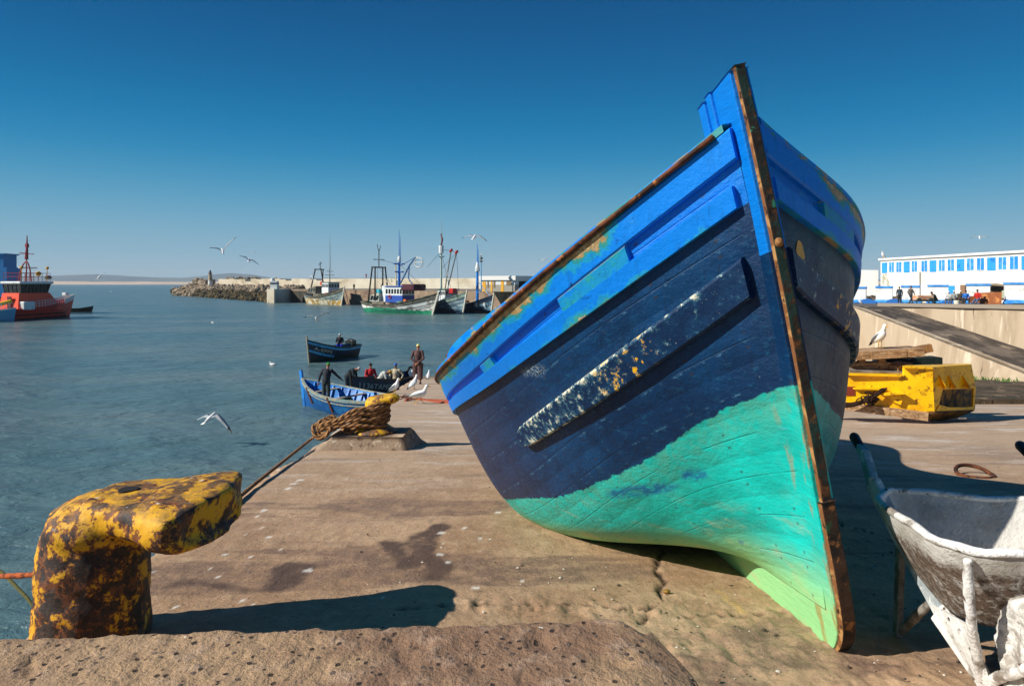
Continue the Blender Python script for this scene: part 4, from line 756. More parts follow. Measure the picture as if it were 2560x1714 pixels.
def gull(loc, rz, label, pose='stand', s=1., tilt=.45, bank=0., wing=(.35, -.25), tuck=1., walk=False, pitch=-.45):
    """local frame: x forward, z up"""
    t = thing('seagull', label, 'seagull', loc, None, rz, world=False)
    if pose == 'fly': t.rotation_euler = Matrix.Rotation(rz, 3, 'Z').to_4x4().to_euler(); t.rotation_euler = (Matrix.Rotation(rz, 3, 'Z') @ Matrix.Rotation(pitch, 3, 'Y') @ Matrix.Rotation(bank, 3, 'X')).to_euler(); s *= 1.15
    mb = MB()
    def rot(p): c_, s_ = cos(tilt), sin(tilt); x, y, z = p; return Vector((x*c_-z*s_, y, x*s_+z*c_))*s
    if pose == 'stand':
        base = Vector((0, 0, .21*s)); R2 = lambda x, y, z: base+rot((x, y, z))
        mb.tube([R2(-.27, 0, -.0), R2(-.2, 0, 0), R2(-.1, 0, 0), R2(0, 0, -.005), R2(.09, 0, .01), R2(.15, 0, .04)], [k*s for k in (.012, .03, .068, .085, .075, .045)], 14, mi=0)
        nk = R2(.13, 0, .04); hd = nk+Vector((.045, 0, .105))*s; mb.tube([R2(.07, 0, .0), nk, nk.lerp(hd, .6), hd], [.07*s, .052*s, .036*s, .036*s], 12, mi=0)
        mb.ball(hd+Vector((.008, 0, .012))*s, (.045*s, .036*s, .036*s), 10, 8, mi=0)
        mb.tube([hd+Vector((.04, 0, .008))*s, hd+Vector((.075, 0, .004))*s, hd+Vector((.10, 0, -.008))*s], [.014*s, .011*s, .004*s], 8, mi=3)
        for sd in (1, -1):
            mb.ball(hd+Vector((.025, sd*.031, .02))*s, .006*s, 6, 4, mi=2)
            mb.tube([R2(.10, sd*.055, .02), R2(.0, sd*.083, .02), R2(-.12, sd*.066, .02), R2(-.24, sd*.03, .015)], [k*s for k in (.02, .052, .045, .018)], 10, mi=1, flat=.45)
            mb.tube([R2(-.2, sd*.035, .015), R2(-.30, sd*.02, .01), R2(-.38, sd*.012, .0)], [.028*s, .018*s, .004*s], 8, mi=2, flat=.5)
            lx = (.09*sd if walk else 0); mb.tube([Vector((.0, sd*.035*s, .17*s)), Vector((lx*.5*s, sd*.036*s, .08*s)), Vector((lx*s, sd*.037*s, .006*s))], [.013*s, .007*s, .007*s], 6, mi=3)
            mb.prism([Vector((lx-.01, sd*.037, 0))*s, Vector((lx+.055, sd*.037+.028, 0))*s, Vector((lx+.062, sd*.037, 0))*s, Vector((lx+.055, sd*.037-.028, 0))*s], (0, 0, .006*s), mi=3)
    elif pose == 'float':
        mb.tube([(-.25*s, 0, .10*s), (-.16*s, 0, .06*s), (0, 0, .03*s), (.12*s, 0, .05*s), (.17*s, 0, .08*s)], [k*s for k in (.012, .06, .085, .06, .02)], 12, mi=0); mb.tube([(.11*s, 0, .06*s), (.14*s, 0, .15*s)], [.045*s, .034*s], 10, mi=0); mb.ball((.15*s, 0, .17*s), (.045*s, .036*s, .036*s), 10, 8, mi=0); mb.tube([(.18*s, 0, .168*s), (.24*s, 0, .155*s)], [.013*s, .004*s], 6, mi=3)
        mb.tube([(.06*s, 0, .10*s), (-.1*s, 0, .11*s), (-.28*s, 0, .12*s)], [.045*s, .055*s, .012*s], 10, mi=1, flat=.6)
    else:
        mb.tube([(-.26*s, 0, .0), (-.18*s, 0, 0), (-.05*s, 0, -.01*s), (.08*s, 0, -.005*s), (.17*s, 0, .01*s), (.23*s, 0, .015*s), (.26*s, 0, .012*s)], [k*s for k in (.02, .04, .068, .065, .043, .036, .015)], 14, mi=0)
        mb.tube([(.25*s, 0, .012*s), (.32*s, 0, .0)], [.013*s, .004*s], 6, mi=3); mb.prism([(-.22*s, -.03*s, 0), (-.36*s, -.08*s, 0), (-.37*s, .08*s, 0), (-.22*s, .03*s, 0)], (0, 0, .008*s), mi=0)
        for sd, a0 in ((1, wing[0]), (-1, wing[1])):
            up1, up2 = a0; st_ = [(0, .05, .0, .16), (.05, .22, None, .19), (.03, .38, None, .16), (-.04, .56, None, .11), (-.12, .70, None, .02)]; rows = []; z = 0; py = .05
            for k, (xo, y, _, ch) in enumerate(st_):
                z += (y-py)*math.tan(up1 if y <= .3 else up2); py = y; yy = y*cos(up1*.6)*tuck
                rows.append([(xo*s+ch*.55*s, sd*yy*s, z*s), (xo*s+ch*.1*s, sd*yy*s, z*s+.014*s), (xo*s-ch*.45*s, sd*yy*s, z*s-.002), (xo*s+ch*.1*s, sd*yy*s, z*s-.006*s)])
            k0 = len(mb.f); mb.grid(rows, closej=True, flip=sd > 0); k_ = len(mb.v); mb.f.append((k_-4, k_-3, k_-2, k_-1)); mb.m.append(2)
            for q_ in range(4):
                for j in range(4): mb.m[k0+q_*4+j] = 2 if q_ == 3 else (1 if j < 2 else 0)
    mb.part('body', [GW, GG, GB, GY], t, smooth=True); return t

class Hull:
    """x forward from stern to stem, z up from the waterline"""
    def __init__(s, L, B, fb, bow, stern, draft=.6, tr=.55, rake=.06, full=.32):
        s.L, s.B, s.fb, s.bow, s.st, s.dr, s.tr, s.rk, s.full = L, B, fb, bow, stern, draft, tr, rake, full
    def sheer(s, x): return s.fb+(s.st-s.fb)*max(0, 1-x/.4)**2+(s.bow-s.fb)*(max(0, (x-.3)/.7))**2
    def bb(s, x):
        a = s.B/2*(s.tr+(1-s.tr)*sin(pi/2*min(1, x/.45))) if x < .45 else s.B/2*max(0, 1-((x-.45)/.55)**2.3); return max(a, .03)
    def pt(s, x, z, side=1, lift=0.):
        zs = s.sheer(x); e = min(max((z+s.dr)/(zs+s.dr), 0), 1); p = s.full+.75*x**4; return Vector((s.L*(x-.5)+s.rk*s.L*e*x**3-(s.rk*.6*s.L*e*(1-x)**4), side*(s.bb(x)*e**p+lift), z))
    def mesh(s, mb, colf, nx=34, nz=14, thick=.07, inner=1):
        for side in (1, -1):
            rows = [[s.pt(i/nx, -s.dr+(s.sheer(i/nx)+s.dr)*j/nz, side) for j in range(nz+1)] for i in range(nx+1)]; k0 = len(mb.f); mb.grid(rows, flip=side < 0)
            for i in range(nx):
                for j in range(nz): x = (i+.5)/nx; z = -s.dr+(s.sheer(x)+s.dr)*(j+.5)/nz; mb.m[k0+i*nz+j] = colf(x, z, s.sheer(x)-z, side)
            rows = []
            for i in range(nx+1):
                x = i/nx; r = []
                for j in range(6):
                    z = s.sheer(x)-(s.sheer(x)+s.dr)*.62*j/5; p = s.pt(x, z, side); p.y = side*max(abs(p.y)-thick, .0); r.append(p)
                r.insert(0, s.pt(x, s.sheer(x), side)); rows.append(r)
            mb.grid(rows, mi=inner, flip=side > 0)
        n = nz+1; L_ = [s.pt(0, -s.dr+(s.sheer(0)+s.dr)*j/nz, 1) for j in range(n)]; R_ = [s.pt(0, -s.dr+(s.sheer(0)+s.dr)*j/nz, -1) for j in range(n)]
        mb.add(L_+R_[::-1], [tuple(range(2*n))], mi=colf(0, .3, .6, 1))
    def deck(s, mb, drop, mi=0, x0=.02, x1=.97, z=None):
        rows = []
        for i in range(21):
            x = x0+(x1-x0)*i/20; zz = (s.sheer(x)-drop) if z is None else z; p = s.pt(x, min(zz, s.sheer(x)), 1); y = max(p.y-.02, .01); rows.append([(p.x, y, zz), (p.x, 0, zz+.0), (p.x, -y, zz)])
        mb.grid(rows, mi=mi)
    def band(s, mb, f0, f1, th, x0=0., x1=1., sides=(1, -1), mi=0, n=30):
        for side in sides:
            rows = []
            for i in range(n+1):
                x = x0+(x1-x0)*i/n; zs = s.sheer(x); a, b2 = f0(x, zs), f1(x, zs); rows.append([s.pt(x, a, side, -.01), s.pt(x, a, side, th), s.pt(x, b2, side, th), s.pt(x, b2, side, -.01)])
            mb.grid(rows, mi=mi, closej=True, flip=side < 0); k = len(mb.v); mb.f += [(k-4, k-3, k-2, k-1)]; mb.m += [mi]
    def stempost(s, mb, w=.08, over=.25, mi=0):
        pts = [s.pt(1, z, 1) for z in np.linspace(-s.dr, s.bow, 9)]; pts = [Vector((p.x+w*.3, 0, p.z)) for p in pts]; d = (pts[-1]-pts[-2]).normalized(); pts.append(pts[-1]+d*over)
        for a, b2 in zip(pts[:-1], pts[1:]): mb.bar(a, b2+(b2-a)*.02, w, w*1.6, up=(1, 0, 0), mi=mi)
def text_on(hull, txt, x0, dx, hz, zf, side, m_, parent, size=1., nm='lettering'):
    """writes txt on the hull side, starting at station x0 and running dx of the length"""
    c_ = bpy.data.curves.new('t', 'FONT'); c_.body = txt; o = bpy.data.objects.new('t', c_); scene.collection.objects.link(o); dg = bpy.context.evaluated_depsgraph_get(); me = bpy.data.meshes.new_from_object(o.evaluated_get(dg)); bpy.data.objects.remove(o)
    xs = [v.co.x for v in me.vertices]; w = max(xs) or 1; mb = MB(); vs = []
    for v in me.vertices: x = x0+dx*v.co.x/w; vs.append(hull.pt(x, zf(x)+v.co.y*hz, side, .03))
    mb.add(vs, [tuple(p.vertices) for p in me.polygons]); return mb.part(nm, m_, parent)
def place(bow, stern): bow, stern = Vector(bow), Vector(stern); m = (bow+stern)/2; d = bow-stern; return m, math.atan2(d.y, d.x), math.hypot(d.x, d.y)
bright = mat('boat_bright_blue', '127fd0', .5, layers=[('0c5fa8', 3, .55, .1), ('8fb0b4', 12, .69, .03)], bumps=[(8, .4, .02)])
sky_b = mat('boat_light_blue', '4aa9d6', .5, layers=[('2f86bd', 4, .55, .1)])
dkblue = mat('boat_dark_blue', '0c1e33', .5, layers=[('12304a', 3, .5, .2)])
midblue = mat('boat_mid_blue', '0a5496', .5, layers=[('1f78b4', 2.5, .55, .15), ('8fa9b4', 14, .67, .03), ('0c4170', 5, .6, .08)], bumps=[(6, .4, .02)])
dkgreen = mat('boat_dark_green', '0d3029', .5)
greenb = mat('boat_green', '0f8a64', .5)
tan = mat('worn_gunwale', 'b8ad90', .7, layers=[('7fa0a0', 6, .5, .1), ('8a7a5c', 10, .6, .1)])
blackr = mat('black_rubber', '101112', .6)
rustp = mat('rust_straps', '6b3a26', .8)
whitep = mat('white_paint', 'd8dcda', .5, layers=[('a8b0ae', 3, .6, .1), ('8a6a48', 5, .72, .04)])
# rower's boat under way
m_, rz, L = place(P(784, 0, 52).to_2d().to_3d(), P(878, 0, 56).to_2d().to_3d())
L = 5.3; H_ = Hull(L, 1.9, .95, 1.75, 1.0, .3, .62, .05)
t = thing('small_fishing_boat', 'dark blue small boat with light blue stripes motoring in the harbour', 'boat', (m_.x, m_.y, 0), None, rz, world=False)
mb = MB(); H_.mesh(mb, lambda x, z, d, sd: (2 if z < .32 else 0), inner=1); mb.part('hull', [dkblue, mat('inner_dull_blue', '1b4c6c', .6), dkgreen], t, smooth=True)
mb = MB(); H_.deck(mb, .45); mb.part('floor', mat('inner_dull_blue', '1b4c6c', .6), t)
mb = MB(); H_.band(mb, lambda x, zs: zs-.10, lambda x, zs: zs-.28, .04); mb.part('top_stripe', sky_b, t); mb = MB(); H_.band(mb, lambda x, zs: zs+.015, lambda x, zs: zs-.08, .06); mb.part('gunwale', dkgreen, t)
mb = MB(); H_.band(mb, lambda x, zs: zs-.72, lambda x, zs: zs-.90, .05, .62, .995); mb.part('lower_stripe', sky_b, t)
mb = MB(); H_.stempost(mb, .07, .28); mb.part('stem', mat('weathered_stem', '9a9076', .7), t)
cream = mat('cream_lettering', 'c8c6b0', .6)
text_on(H_, 'A-EPP5', .925, -.26, .34, lambda x: H_.sheer(x)-.62, 1, cream, t)
mb = MB(); H_.band(mb, lambda x, zs: zs-.38, lambda x, zs: zs-.66, .012, .80, .93, (-1,)); mb.part('bow_patch', cream, t)
mb = MB(); mb.box((-L*.40, 0, 1.22), (.45, .8, .30)); mb.ball((-L*.40, 0, 1.35), (.26, .36, .12), 12, 8); mb.box((-L*.49, 0, .9), (.22, .3, .8)); mb.part('outboard_motor', mat('dark_motor_cover', '16201f', .4), t, bevel=.03)
SIT = dict(pel=(0, 0, .45), che=(.05, 0, .80), nec=(.07, 0, 1.0), head=(.1, 0, 1.15), shL=(.05, .19, .93), elL=(.12, .27, .66), haL=(.32, .18, .58), kneL=(.42, .16, .46), anL=(.40, .16, .09))
c_, s_ = cos(rz), sin(rz)
def onboat(m, rz, x, y, z): return (m.x+x*cos(rz)-y*sin(rz), m.y+x*sin(rz)+y*cos(rz), z)
person(*onboat(m_, rz, -.75, .05, .62), rz+.6, SIT, 'rower in a black coat and blue apron sitting in the motoring boat', '10131c', '1440c0', hat='b9bcc0', s=1.08)
# moored blue boat with rust straps
m_, rz, L0 = place((-9.95, 33.6, 0), (-6.45, 29.9, 0)); m_ = Vector((-7.65, 31.9, 0)); rz = math.atan2(2.6, -4.2); L = 5.7; H2 = Hull(L, 2.5, .78, 1.35, .85, .35, .62, .05, .30); m2, rz2 = m_, rz
t = thing('small_fishing_boat', 'open blue wooden boat with worn pale gunwale and rusty straps moored at the quay edge', 'boat', (m_.x, m_.y, 0), None, rz, world=False)
mb = MB(); H2.mesh(mb, lambda x, z, d, sd: 0, inner=1, thick=.09); mb.part('hull', [midblue, bright], t, smooth=True)
mb = MB(); H2.deck(mb, .1, z=.12); mb.part('floor', mat('boat_floor_blue', '0e4c80', .6, layers=[('0a2c48', 3, .5, .2)]), t)
mb = MB(); H2.band(mb, lambda x, zs: zs+.02, lambda x, zs: zs-.10, .05); H2.band(mb, lambda x, zs: zs+.025, lambda x, zs: zs-.02, -.10); mb.part('gunwale', tan, t)
mb = MB(); H2.band(mb, lambda x, zs: zs-.20, lambda x, zs: zs-.26, .03); mb.part('rubbing_strip', tan, t)
mb = MB(); H2.stempost(mb, .10, .38); mb.part('stem', bright, t)
for x in (.25, .5, .74):
    mb = MB(); p = H2.pt(x, H2.sheer(x)-.12, 1); mb.box((p.x, 0, p.z), (.22, 2*p.y-.1, .05)); mb.part('thwart', mat('bleached_thwart', '9f937c', .8), t)
for i in range(13):
    x = .12+.066*i
    for sd in (1, -1):
        mb = MB(); a, b2 = H2.pt(x, H2.sheer(x)-.06, sd), H2.pt(x, .1, sd); a.y -= sd*.11; b2.y -= sd*.13; mb.bar(a, b2, .07, .07, up=(1, 0, 0))
        mb.part('rib', bright, t)
for x in (.80, .50):
    mb = MB(); mb.bar(H2.pt(x, H2.sheer(x)+.02, 1, .06), H2.pt(x, .12 if x < .6 else .3, 1, .06), .09, .04, up=(0, 1, 0)); mb.part('rust_strap', rustp, t)
for k, (x, y, m9, nm) in enumerate(((1.5, .2, 'c46a1c', 'net_pile'), (.3, -.4, '1f6f5a', 'net_pile'), (-1.4, .3, '2b4a60', 'net_pile'))):
    mb = MB()
    for j in range(7): mb.ball((x+rnd.uniform(-.25, .25), y*.4+rnd.uniform(-.25, .25), .42+rnd.uniform(0, .12)), (.22, .2, .14), 8, 6)
    o = mb.part(nm, mat('net_'+m9, m9, .9, bumps=[(12, 1., .05)]), None, remesh=.05); o.location = Vector(onboat(m2, rz2, 0, 0, 0)); o.rotation_euler = (0, 0, rz2); tag(o, ['orange net heap in the bow of the open blue boat', 'green net heap amidships in the open blue boat', 'slate coloured net heap in the stern of the open blue boat'][k], 'net')
for k, (x, y, m9) in enumerate(((.9, .0, 'd8d4c8'), (-.9, -.1, 'b02a20'))):
    c9 = onboat(m2, rz2, x, y, .14); mb = MB(); mb.box((0, 0, .14), (.6, .4, .03)); [mb.box(q9, d9) for q9, d9 in (((0, .19, .16), (.6, .03, .28)), ((0, -.19, .16), (.6, .03, .28)), ((.29, 0, .16), (.03, .4, .28)), ((-.29, 0, .16), (.03, .4, .28)))]
    o = mb.part('fish_crate', mat('crate_'+m9, m9, .6)); o.location = c9; o.rotation_euler = (0, 0, rz2+.3); tag(o, ['pale plastic fish crate in the open blue boat', 'red plastic fish crate in the open blue boat'][k], 'crate')
STIFF = dict(pel=(0, 0, .93), che=(.10, 0, 1.26), nec=(.16, 0, 1.45), head=(.22, 0, 1.59), shL=(.12, .19, 1.40), elL=(.05, .30, 1.14), haL=(.0, .34, .88), elR=(.22, -.36, 1.2), haR=(.40, -.52, .98))
person(P(815, 0, 31.6).x, 31.6, .46, radians(80), STIFF, 'fisherman in a bright green cap and dark sweater standing in the open blue boat', '1d222e', '3c4a48', hat='1fa83c', s=1.08, near=True)
# dark boat behind with lettering
m_ = Vector((-6.95, 37.4, 0)); rz = math.atan2(-4.4, -2.4); L = 5.0; H3 = Hull(L, 1.9, .80, 1.25, .85, .3, .6, .05); m3, rz3 = m_, rz
t = thing('small_fishing_boat', 'dark navy boat with pale lettering on its bow and men working aboard', 'boat', (m_.x, m_.y, 0), None, rz, world=False)
mb = MB(); H3.mesh(mb, lambda x, z, d, sd: 1 if (sd < 0 and x > .6) else 0, inner=2); mb.part('hull', [mat('boat_navy', '0d2a45', .5, layers=[('143c5c', 3, .5, .2)]), sky_b, dkblue], t, smooth=True)
mb = MB(); H3.band(mb, lambda x, zs: zs+.02, lambda x, zs: zs-.07, .04); mb.part('gunwale', mat('dark_brown_gunwale', '3c352e', .8), t)
mb = MB(); H3.deck(mb, .4); mb.part('floor', dkblue, t); mb = MB(); H3.stempost(mb, .08, .30); mb.part('stem', mat('black_stem', '151a1c', .6), t)
text_on(H3, '1136TAMCA', .95, -.42, .40, lambda x: H3.sheer(x)-.56, 1, mat('pale_blue_lettering', '9fc0c8', .6), t)
mb = MB(); mb.tube([(-L*.30, .3, .95), (-L*.36, .3, 1.22), (-L*.44, .25, 1.2), (-L*.46, .2, .9)], .07, 10); mb.part('tyre_fender', blackr, t, smooth=True)
LEAN = dict(pel=(0, 0, .5), che=(.22, 0, .78), nec=(.38, 0, .90), head=(.50, 0, .92), shL=(.34, .19, .88), elL=(.42, .22, .62), haL=(.48, .16, .40), kneL=(.2, .16, .45), anL=(.0, .16, .1))
def at_px(px, hy, d, headz): return (P(px, hy, d).x, d, CZ+(HY-hy)/F*d-headz)
person(*at_px(925, 916, 38.2, 1.22), radians(-60), SIT, 'man in a red pullover and black cap sitting in the navy boat', 'b81420', '20242c', hat='0e0e10', s=1.12, near=True)
person(*at_px(948, 930, 37.6, 1.0), radians(-5), LEAN, 'man in a checked white shirt and yellow cap bending over in the navy boat', 'b9bdb4', '39414a', hat='dca41c', s=1.1, near=True)
SIT2 = dict(SIT); SIT2.update(che=(0, 0, .83), nec=(0, 0, 1.03), head=(.03, 0, 1.19), shL=(0, .2, .95), elL=(-.08, .38, .72), haL=(.06, .33, .50))
person(*at_px(990, 915, 38.4, 1.27), radians(-110), SIT2, 'man in a blue cap and beige jumper perched on the navy boats stern', 'b3a88c', '7a4a34', hat='1f62b8', s=1.1, near=True)
BEND = dict(pel=(0, 0, .92), che=(.25, 0, 1.15), nec=(.42, 0, 1.26), head=(.56, 0, 1.30), shL=(.36, .19, 1.24), elL=(.40, .22, .95), haL=(.46, .2, .70))
person(*at_px(868, 920, 36.2, 1.40), radians(-5), BEND, 'man in a dark top and white cap with black peak stooping between the boats', '1a2a30', '202830', hat='c9ccca', brim=True, s=1.05, near=True)
BACKH = dict(elL=(-.14, .27, 1.12), haL=(-.20, .05, .95), elR=(-.14, -.27, 1.12), haR=(-.22, -.02, .92), kneL=(.04, .11, .50), anL=(.05, .12, .09), kneR=(-.02, -.11, .50), anR=(-.10, -.12, .09), nec=(.03, 0, 1.47), head=(.08, 0, 1.60))
mx_ = G(1044, 960); person(mx_.x, 29.6, gz(0, 29.6), radians(88), BACKH, 'man in brown overalls and yellow hood standing with hands behind his back', '5b3f3c', '5b3f3c', hat='e6dc86', s=1.0, near=True, robe=True)
# chain, ropes and hawser on the quay by the walking gull
mb = MB(); mb.tube(catmull([G(1014, 1003), G(1030, 992), G(1050, 1000), G(1090, 1002), G(1160, 1006), G(1240, 1010)], 6), .05, 7); mb.tube(catmull([G(1050, 998), G(1100, 1007), G(1180, 1012), G(1260, 1014)], 6), .045, 7)
tag(mb.part('hose', mat('reddish_hose', '93452a', .8), smooth=True), 'reddish rope lines lying along the quay behind the walking gull', 'rope')
mb = MB()
for i in range(9):
    p = G(1000+i*6, 1000-4*sin(i)); p.z += .06; mb.tube([p+Vector((.065*cos(a), .03*sin(a)*(i % 2), .035*sin(a)*(1-i % 2)+.0)) for a in np.linspace(0, 2*pi, 9)], .016, 6, caps=False)
tag(mb.part('anchor_chain', rustp, smooth=True), 'rusty chain links lying beside the far yellow bollard', 'chain')
# gulls
def gq(px, py, rz, label, **k): p = G(px, py); return gull((p.x, p.y, gz(0, p.y)+.005), rz, label, **k)
gq(987, 985, radians(-30), 'white gull standing just behind the head of the far bollard', s=1.05, tilt=.62)
gq(1034, 973, radians(50), 'white gull standing in front of the man in brown overalls', s=1.1, tilt=.62)
gq(1048, 1009, radians(-3), 'grey backed gull walking right across the quay', s=1.05, tilt=.22, walk=True)
gq(1030, 941, radians(80), 'distant gull standing left behind the man in brown', s=1.05, tilt=.7)
gq(1071, 948, radians(80), 'distant gull standing right of the man in brown', s=1.05, tilt=.7)
p = Z6(720, 135, 12.0); gull((p.x, p.y, p.z+.02), radians(-80), 'gull standing on the long splintered plank above the yellow frame', s=.88, tilt=.6)
UP, DN = (.5, .15), (.1, -.55)
gull(P(526, 1043, 25), radians(70), 'gull gliding low over the water above the large rusty bollard', 'fly', 1.0, bank=-.15, wing=((.25, -.2), (.15, -.9)))
gull(P(792, 797, 40), radians(-80), 'white gull flapping low above the small motoring boat', 'fly', 1.0, bank=0, wing=((.9, .3), (.7, .0)))
gull(P(556, 627, 46), radians(120), 'gull with one raised dark wing in the sky above the lighthouse', 'fly', 1.1, bank=.1, wing=((.5, .1), (1.1, .9)))
gull(P(622, 650, 52), radians(110), 'gull flying right of the raised wing gull in the sky', 'fly', 1., bank=.3, wing=((.6, .1), (.3, -.3)))
gull(P(1186, 592, 42), radians(75), 'white gull flying in the sky above the lamp post', 'fly', 1.05, bank=.05, wing=((.35, -.25), (.3, -.45)))
gull(P(248, 692, 60), radians(100), 'small gull flying before the far hills right of the red ship', 'fly', 1.0, bank=-.6, wing=((.2, .0), (.2, .0)))
gull(P(2449, 593, 60), radians(60), 'tiny gull in the sky above the long white building', 'fly', .9, wing=((.4, -.1), (.4, -.1)))
gull(P(1358, 649, 90), radians(60), 'tiny gull in the sky just left of the big boat', 'fly', .9, wing=((.4, -.1), (.4, -.1)))
gull(P(1076-443, 630, 120), radians(60), 'faint tiny gull high over the breakwater wall', 'fly', .9, wing=((.4, -.1), (.4, -.1)))
for px, py, l in ((532, 807, 'white gull floating far out on the open harbour water'), (681, 912, 'gull swimming on the water left of the motoring boat'), (277, 729, 'distant gull swimming near the far shore right of the red ship')):
    p = WT(px, py); gull((p.x, p.y, 0), radians(170), l, 'float', 1.2 if py > 750 else 1.8)
# ------------------------------------------------------------------ far shore, breakwater, harbour quay
def XA(px, d): return (px-HX)*d/F
up_0 = Vector((0, 0, 1))
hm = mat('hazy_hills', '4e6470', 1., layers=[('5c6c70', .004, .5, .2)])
mb = MB(); rows = []
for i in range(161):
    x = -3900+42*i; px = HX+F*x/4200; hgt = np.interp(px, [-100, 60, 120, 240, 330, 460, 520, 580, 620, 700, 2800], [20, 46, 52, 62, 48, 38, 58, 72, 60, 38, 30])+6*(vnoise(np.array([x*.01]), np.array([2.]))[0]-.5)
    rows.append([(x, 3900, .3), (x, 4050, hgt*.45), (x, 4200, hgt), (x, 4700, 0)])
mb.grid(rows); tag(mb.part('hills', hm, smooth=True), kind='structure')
mb = MB(); rows = []
for i in range(121): x = -3600+50*i; rows.append([(x, 3300, -.5), (x, 3420, 3), (x, 3700, 13+5*(vnoise(np.array([x*.012]), np.array([7.]))[0]))]+[(x, 3900, 11)])
mb.grid(rows); tag(mb.part('sand_beach', mat('sand', 'd2b89a', 1., layers=[('b99f84', .006, .55, .2)]), smooth=True), kind='structure')
stone = mat('harbour_quay_stone', '8a7560', .9, layers=[('6b5848', .35, .55, .15), ('a89278', .8, .6, .1)], bumps=[(2, .8, .1)], world=True)
cwall = mat('breakwater_limestone', 'cdbfa4', .9, layers=[('b3a286', .25, .5, .2), ('9c8a6e', 1.1, .62, .08), ('ddd2bb', .1, .5, .3)], bumps=[(1.2, .6, .1)], world=True)
QL, QR = Vector((-72.6, 209, 0)), Vector((16, 128, 0)); qd = (QR-QL).normalized(); qn = Vector((-qd.y, qd.x, 0)); qn = qn if qn.y > 0 else -qn; PC = QL.copy(); QL = QL+qn*8; QR = QR+qn*8
mb = MB(); DZ = 4.1; a, b2 = QL-qd*7, QR+qd*60
mb.prism([a-Vector((0, 0, 1)), b2-Vector((0, 0, 1)), b2+qn*75-Vector((0, 0, 1)), a+qn*45-Vector((0, 0, 1))], (0, 0, DZ+1)); tag(mb.part('harbour_quay', stone), 'brown stone harbour quay where the trawlers are moored', 'quay', kind='structure')
mb = MB(); mb.prism([a+qn*.2+Vector((0, 0, DZ+.004)), b2+qn*.2+Vector((0, 0, DZ+.004)), b2+qn*40+Vector((0, 0, DZ+.004)), a+qn*30+Vector((0, 0, DZ+.004))], (0, 0, .05)); tag(mb.part('quay_pavement', mat('quay_pavement', '7d7468', .9, world=True)), kind='structure')
mb = MB(); p, q = QL-qd*5-qn*.02, QL+qd*17-qn*.02; mb.prism([p-Vector((0, 0, .9)), q-Vector((0, 0, .9)), q+up_0*(DZ-.5), p+up_0*(DZ-.5)], -qn*.12)  # the pier corner's shadow, painted as a near-black sheet over the quay face
tag(mb.part('painted_shade_facing', mat('dark_painted_shade', '23241e', .8, layers=[('3a3526', .5, .5, .15)], world=True)), 'nearly black painted shade on the quay face between the pale pier corner and the lone trawler', 'painted shade')
# pale corner pier
cp_ = PC+Vector((-.5, -1.0, 0)); mb = MB(); mb.prism([cp_+Vector((-1.6, 0, -1)), cp_+Vector((.9, -.8, -1)), cp_+Vector((2.4, 10, -1)), cp_+Vector((-1, 12, -1))], (0, 0, DZ+1.15)); tag(mb.part('pier_corner', cwall), 'pale squared stone corner of the harbour quay', 'pier')
# breakwater wall in blocks with a parapet
WA, WB_ = Vector((XA(545, 330), 330, 0)), Vector((XA(1345, 250), 250, 0)); wd = (WB_-WA).normalized(); wn = Vector((wd.y, -wd.x, 0)); wn = wn if wn.y < 0 else -wn; WL = (WB_-WA).length
mb = MB(); n = 46
for i in range(n):
    a = WA+wd*(WL*i/n); b2 = WA+wd*(WL*(i+1)/n-(.0)); top_ = 8.0+(rnd.random()-.5)*(.5 if i < 18 else .06)-(1.0 if i in (5, 12, 17) else 0)
    lo = 3.2
    mb.prism([a+Vector((0, 0, lo)), b2+Vector((0, 0, lo)), b2-wn*4+Vector((0, 0, lo)), a-wn*4+Vector((0, 0, lo))], (0, 0, top_-lo))
tag(mb.part('breakwater_wall', cwall), 'long pale stone breakwater wall behind the moored trawlers', 'wall')
rock = mat('armour_rock', 'a3917a', .9, layers=[('6f5f4c', .5, .5, .15), ('c2b094', 1.2, .6, .1)], bumps=[(1.5, 1., .15)], world=True)
weedr = mat('weedy_rock', '4f4222', .9, layers=[('2e2a16', .6, .5, .15), ('8a6c34', .9, .6, .08)], bumps=[(1.5, 1., .15)], world=True)
def rockblob(mb, c, r, mi):
    rot = Matrix.Rotation(rnd.random()*6, 3, 'Z') @ Matrix.Rotation(rnd.random()*3, 3, 'X'); k0 = len(mb.v); mb.ball(c, (r*rnd.uniform(.7, 1.3), r*rnd.uniform(.6, 1.1), r*rnd.uniform(.5, .9)), 7, 5, rot=rot, mi=mi)
    for i in range(k0, len(mb.v)): v = Vector(mb.v[i]); mb.v[i] = tuple(v+Vector((rnd.gauss(0, .12), rnd.gauss(0, .12), rnd.gauss(0, .12)))*r)
mb = MB(); pts_w = [(433, 341), (500, 300), (560, 262), (610, 240), (655, 222), (668, 213)]; wp = [Vector((XA(a, d), d, 0)) for a, d in pts_w]
back = [WA+Vector((-16, 6, 3.)), WA+Vector((-6, 0, 4.6)), WA+wd*8+Vector((0, 0, 4.4)), WA+wd*22+Vector((0, 0, 4.3)), WA+wd*40+Vector((0, 0, 4.2)), WA+wd*56+Vector((0, 0, 4.2))]
rows = []
for i in range(41):
    u = i/40*5; k = min(int(u), 4); f = u-k; w_ = wp[k].lerp(wp[k+1], f); b_ = back[k].lerp(back[k+1], f); rows.append([w_.lerp(b_, t_)+Vector((0, 0, 1.1*t_*(1-t_)*4*.4-.3*(t_ < .01))) for t_ in np.linspace(0, 1, 7)])
mb.grid(rows, mi=1)
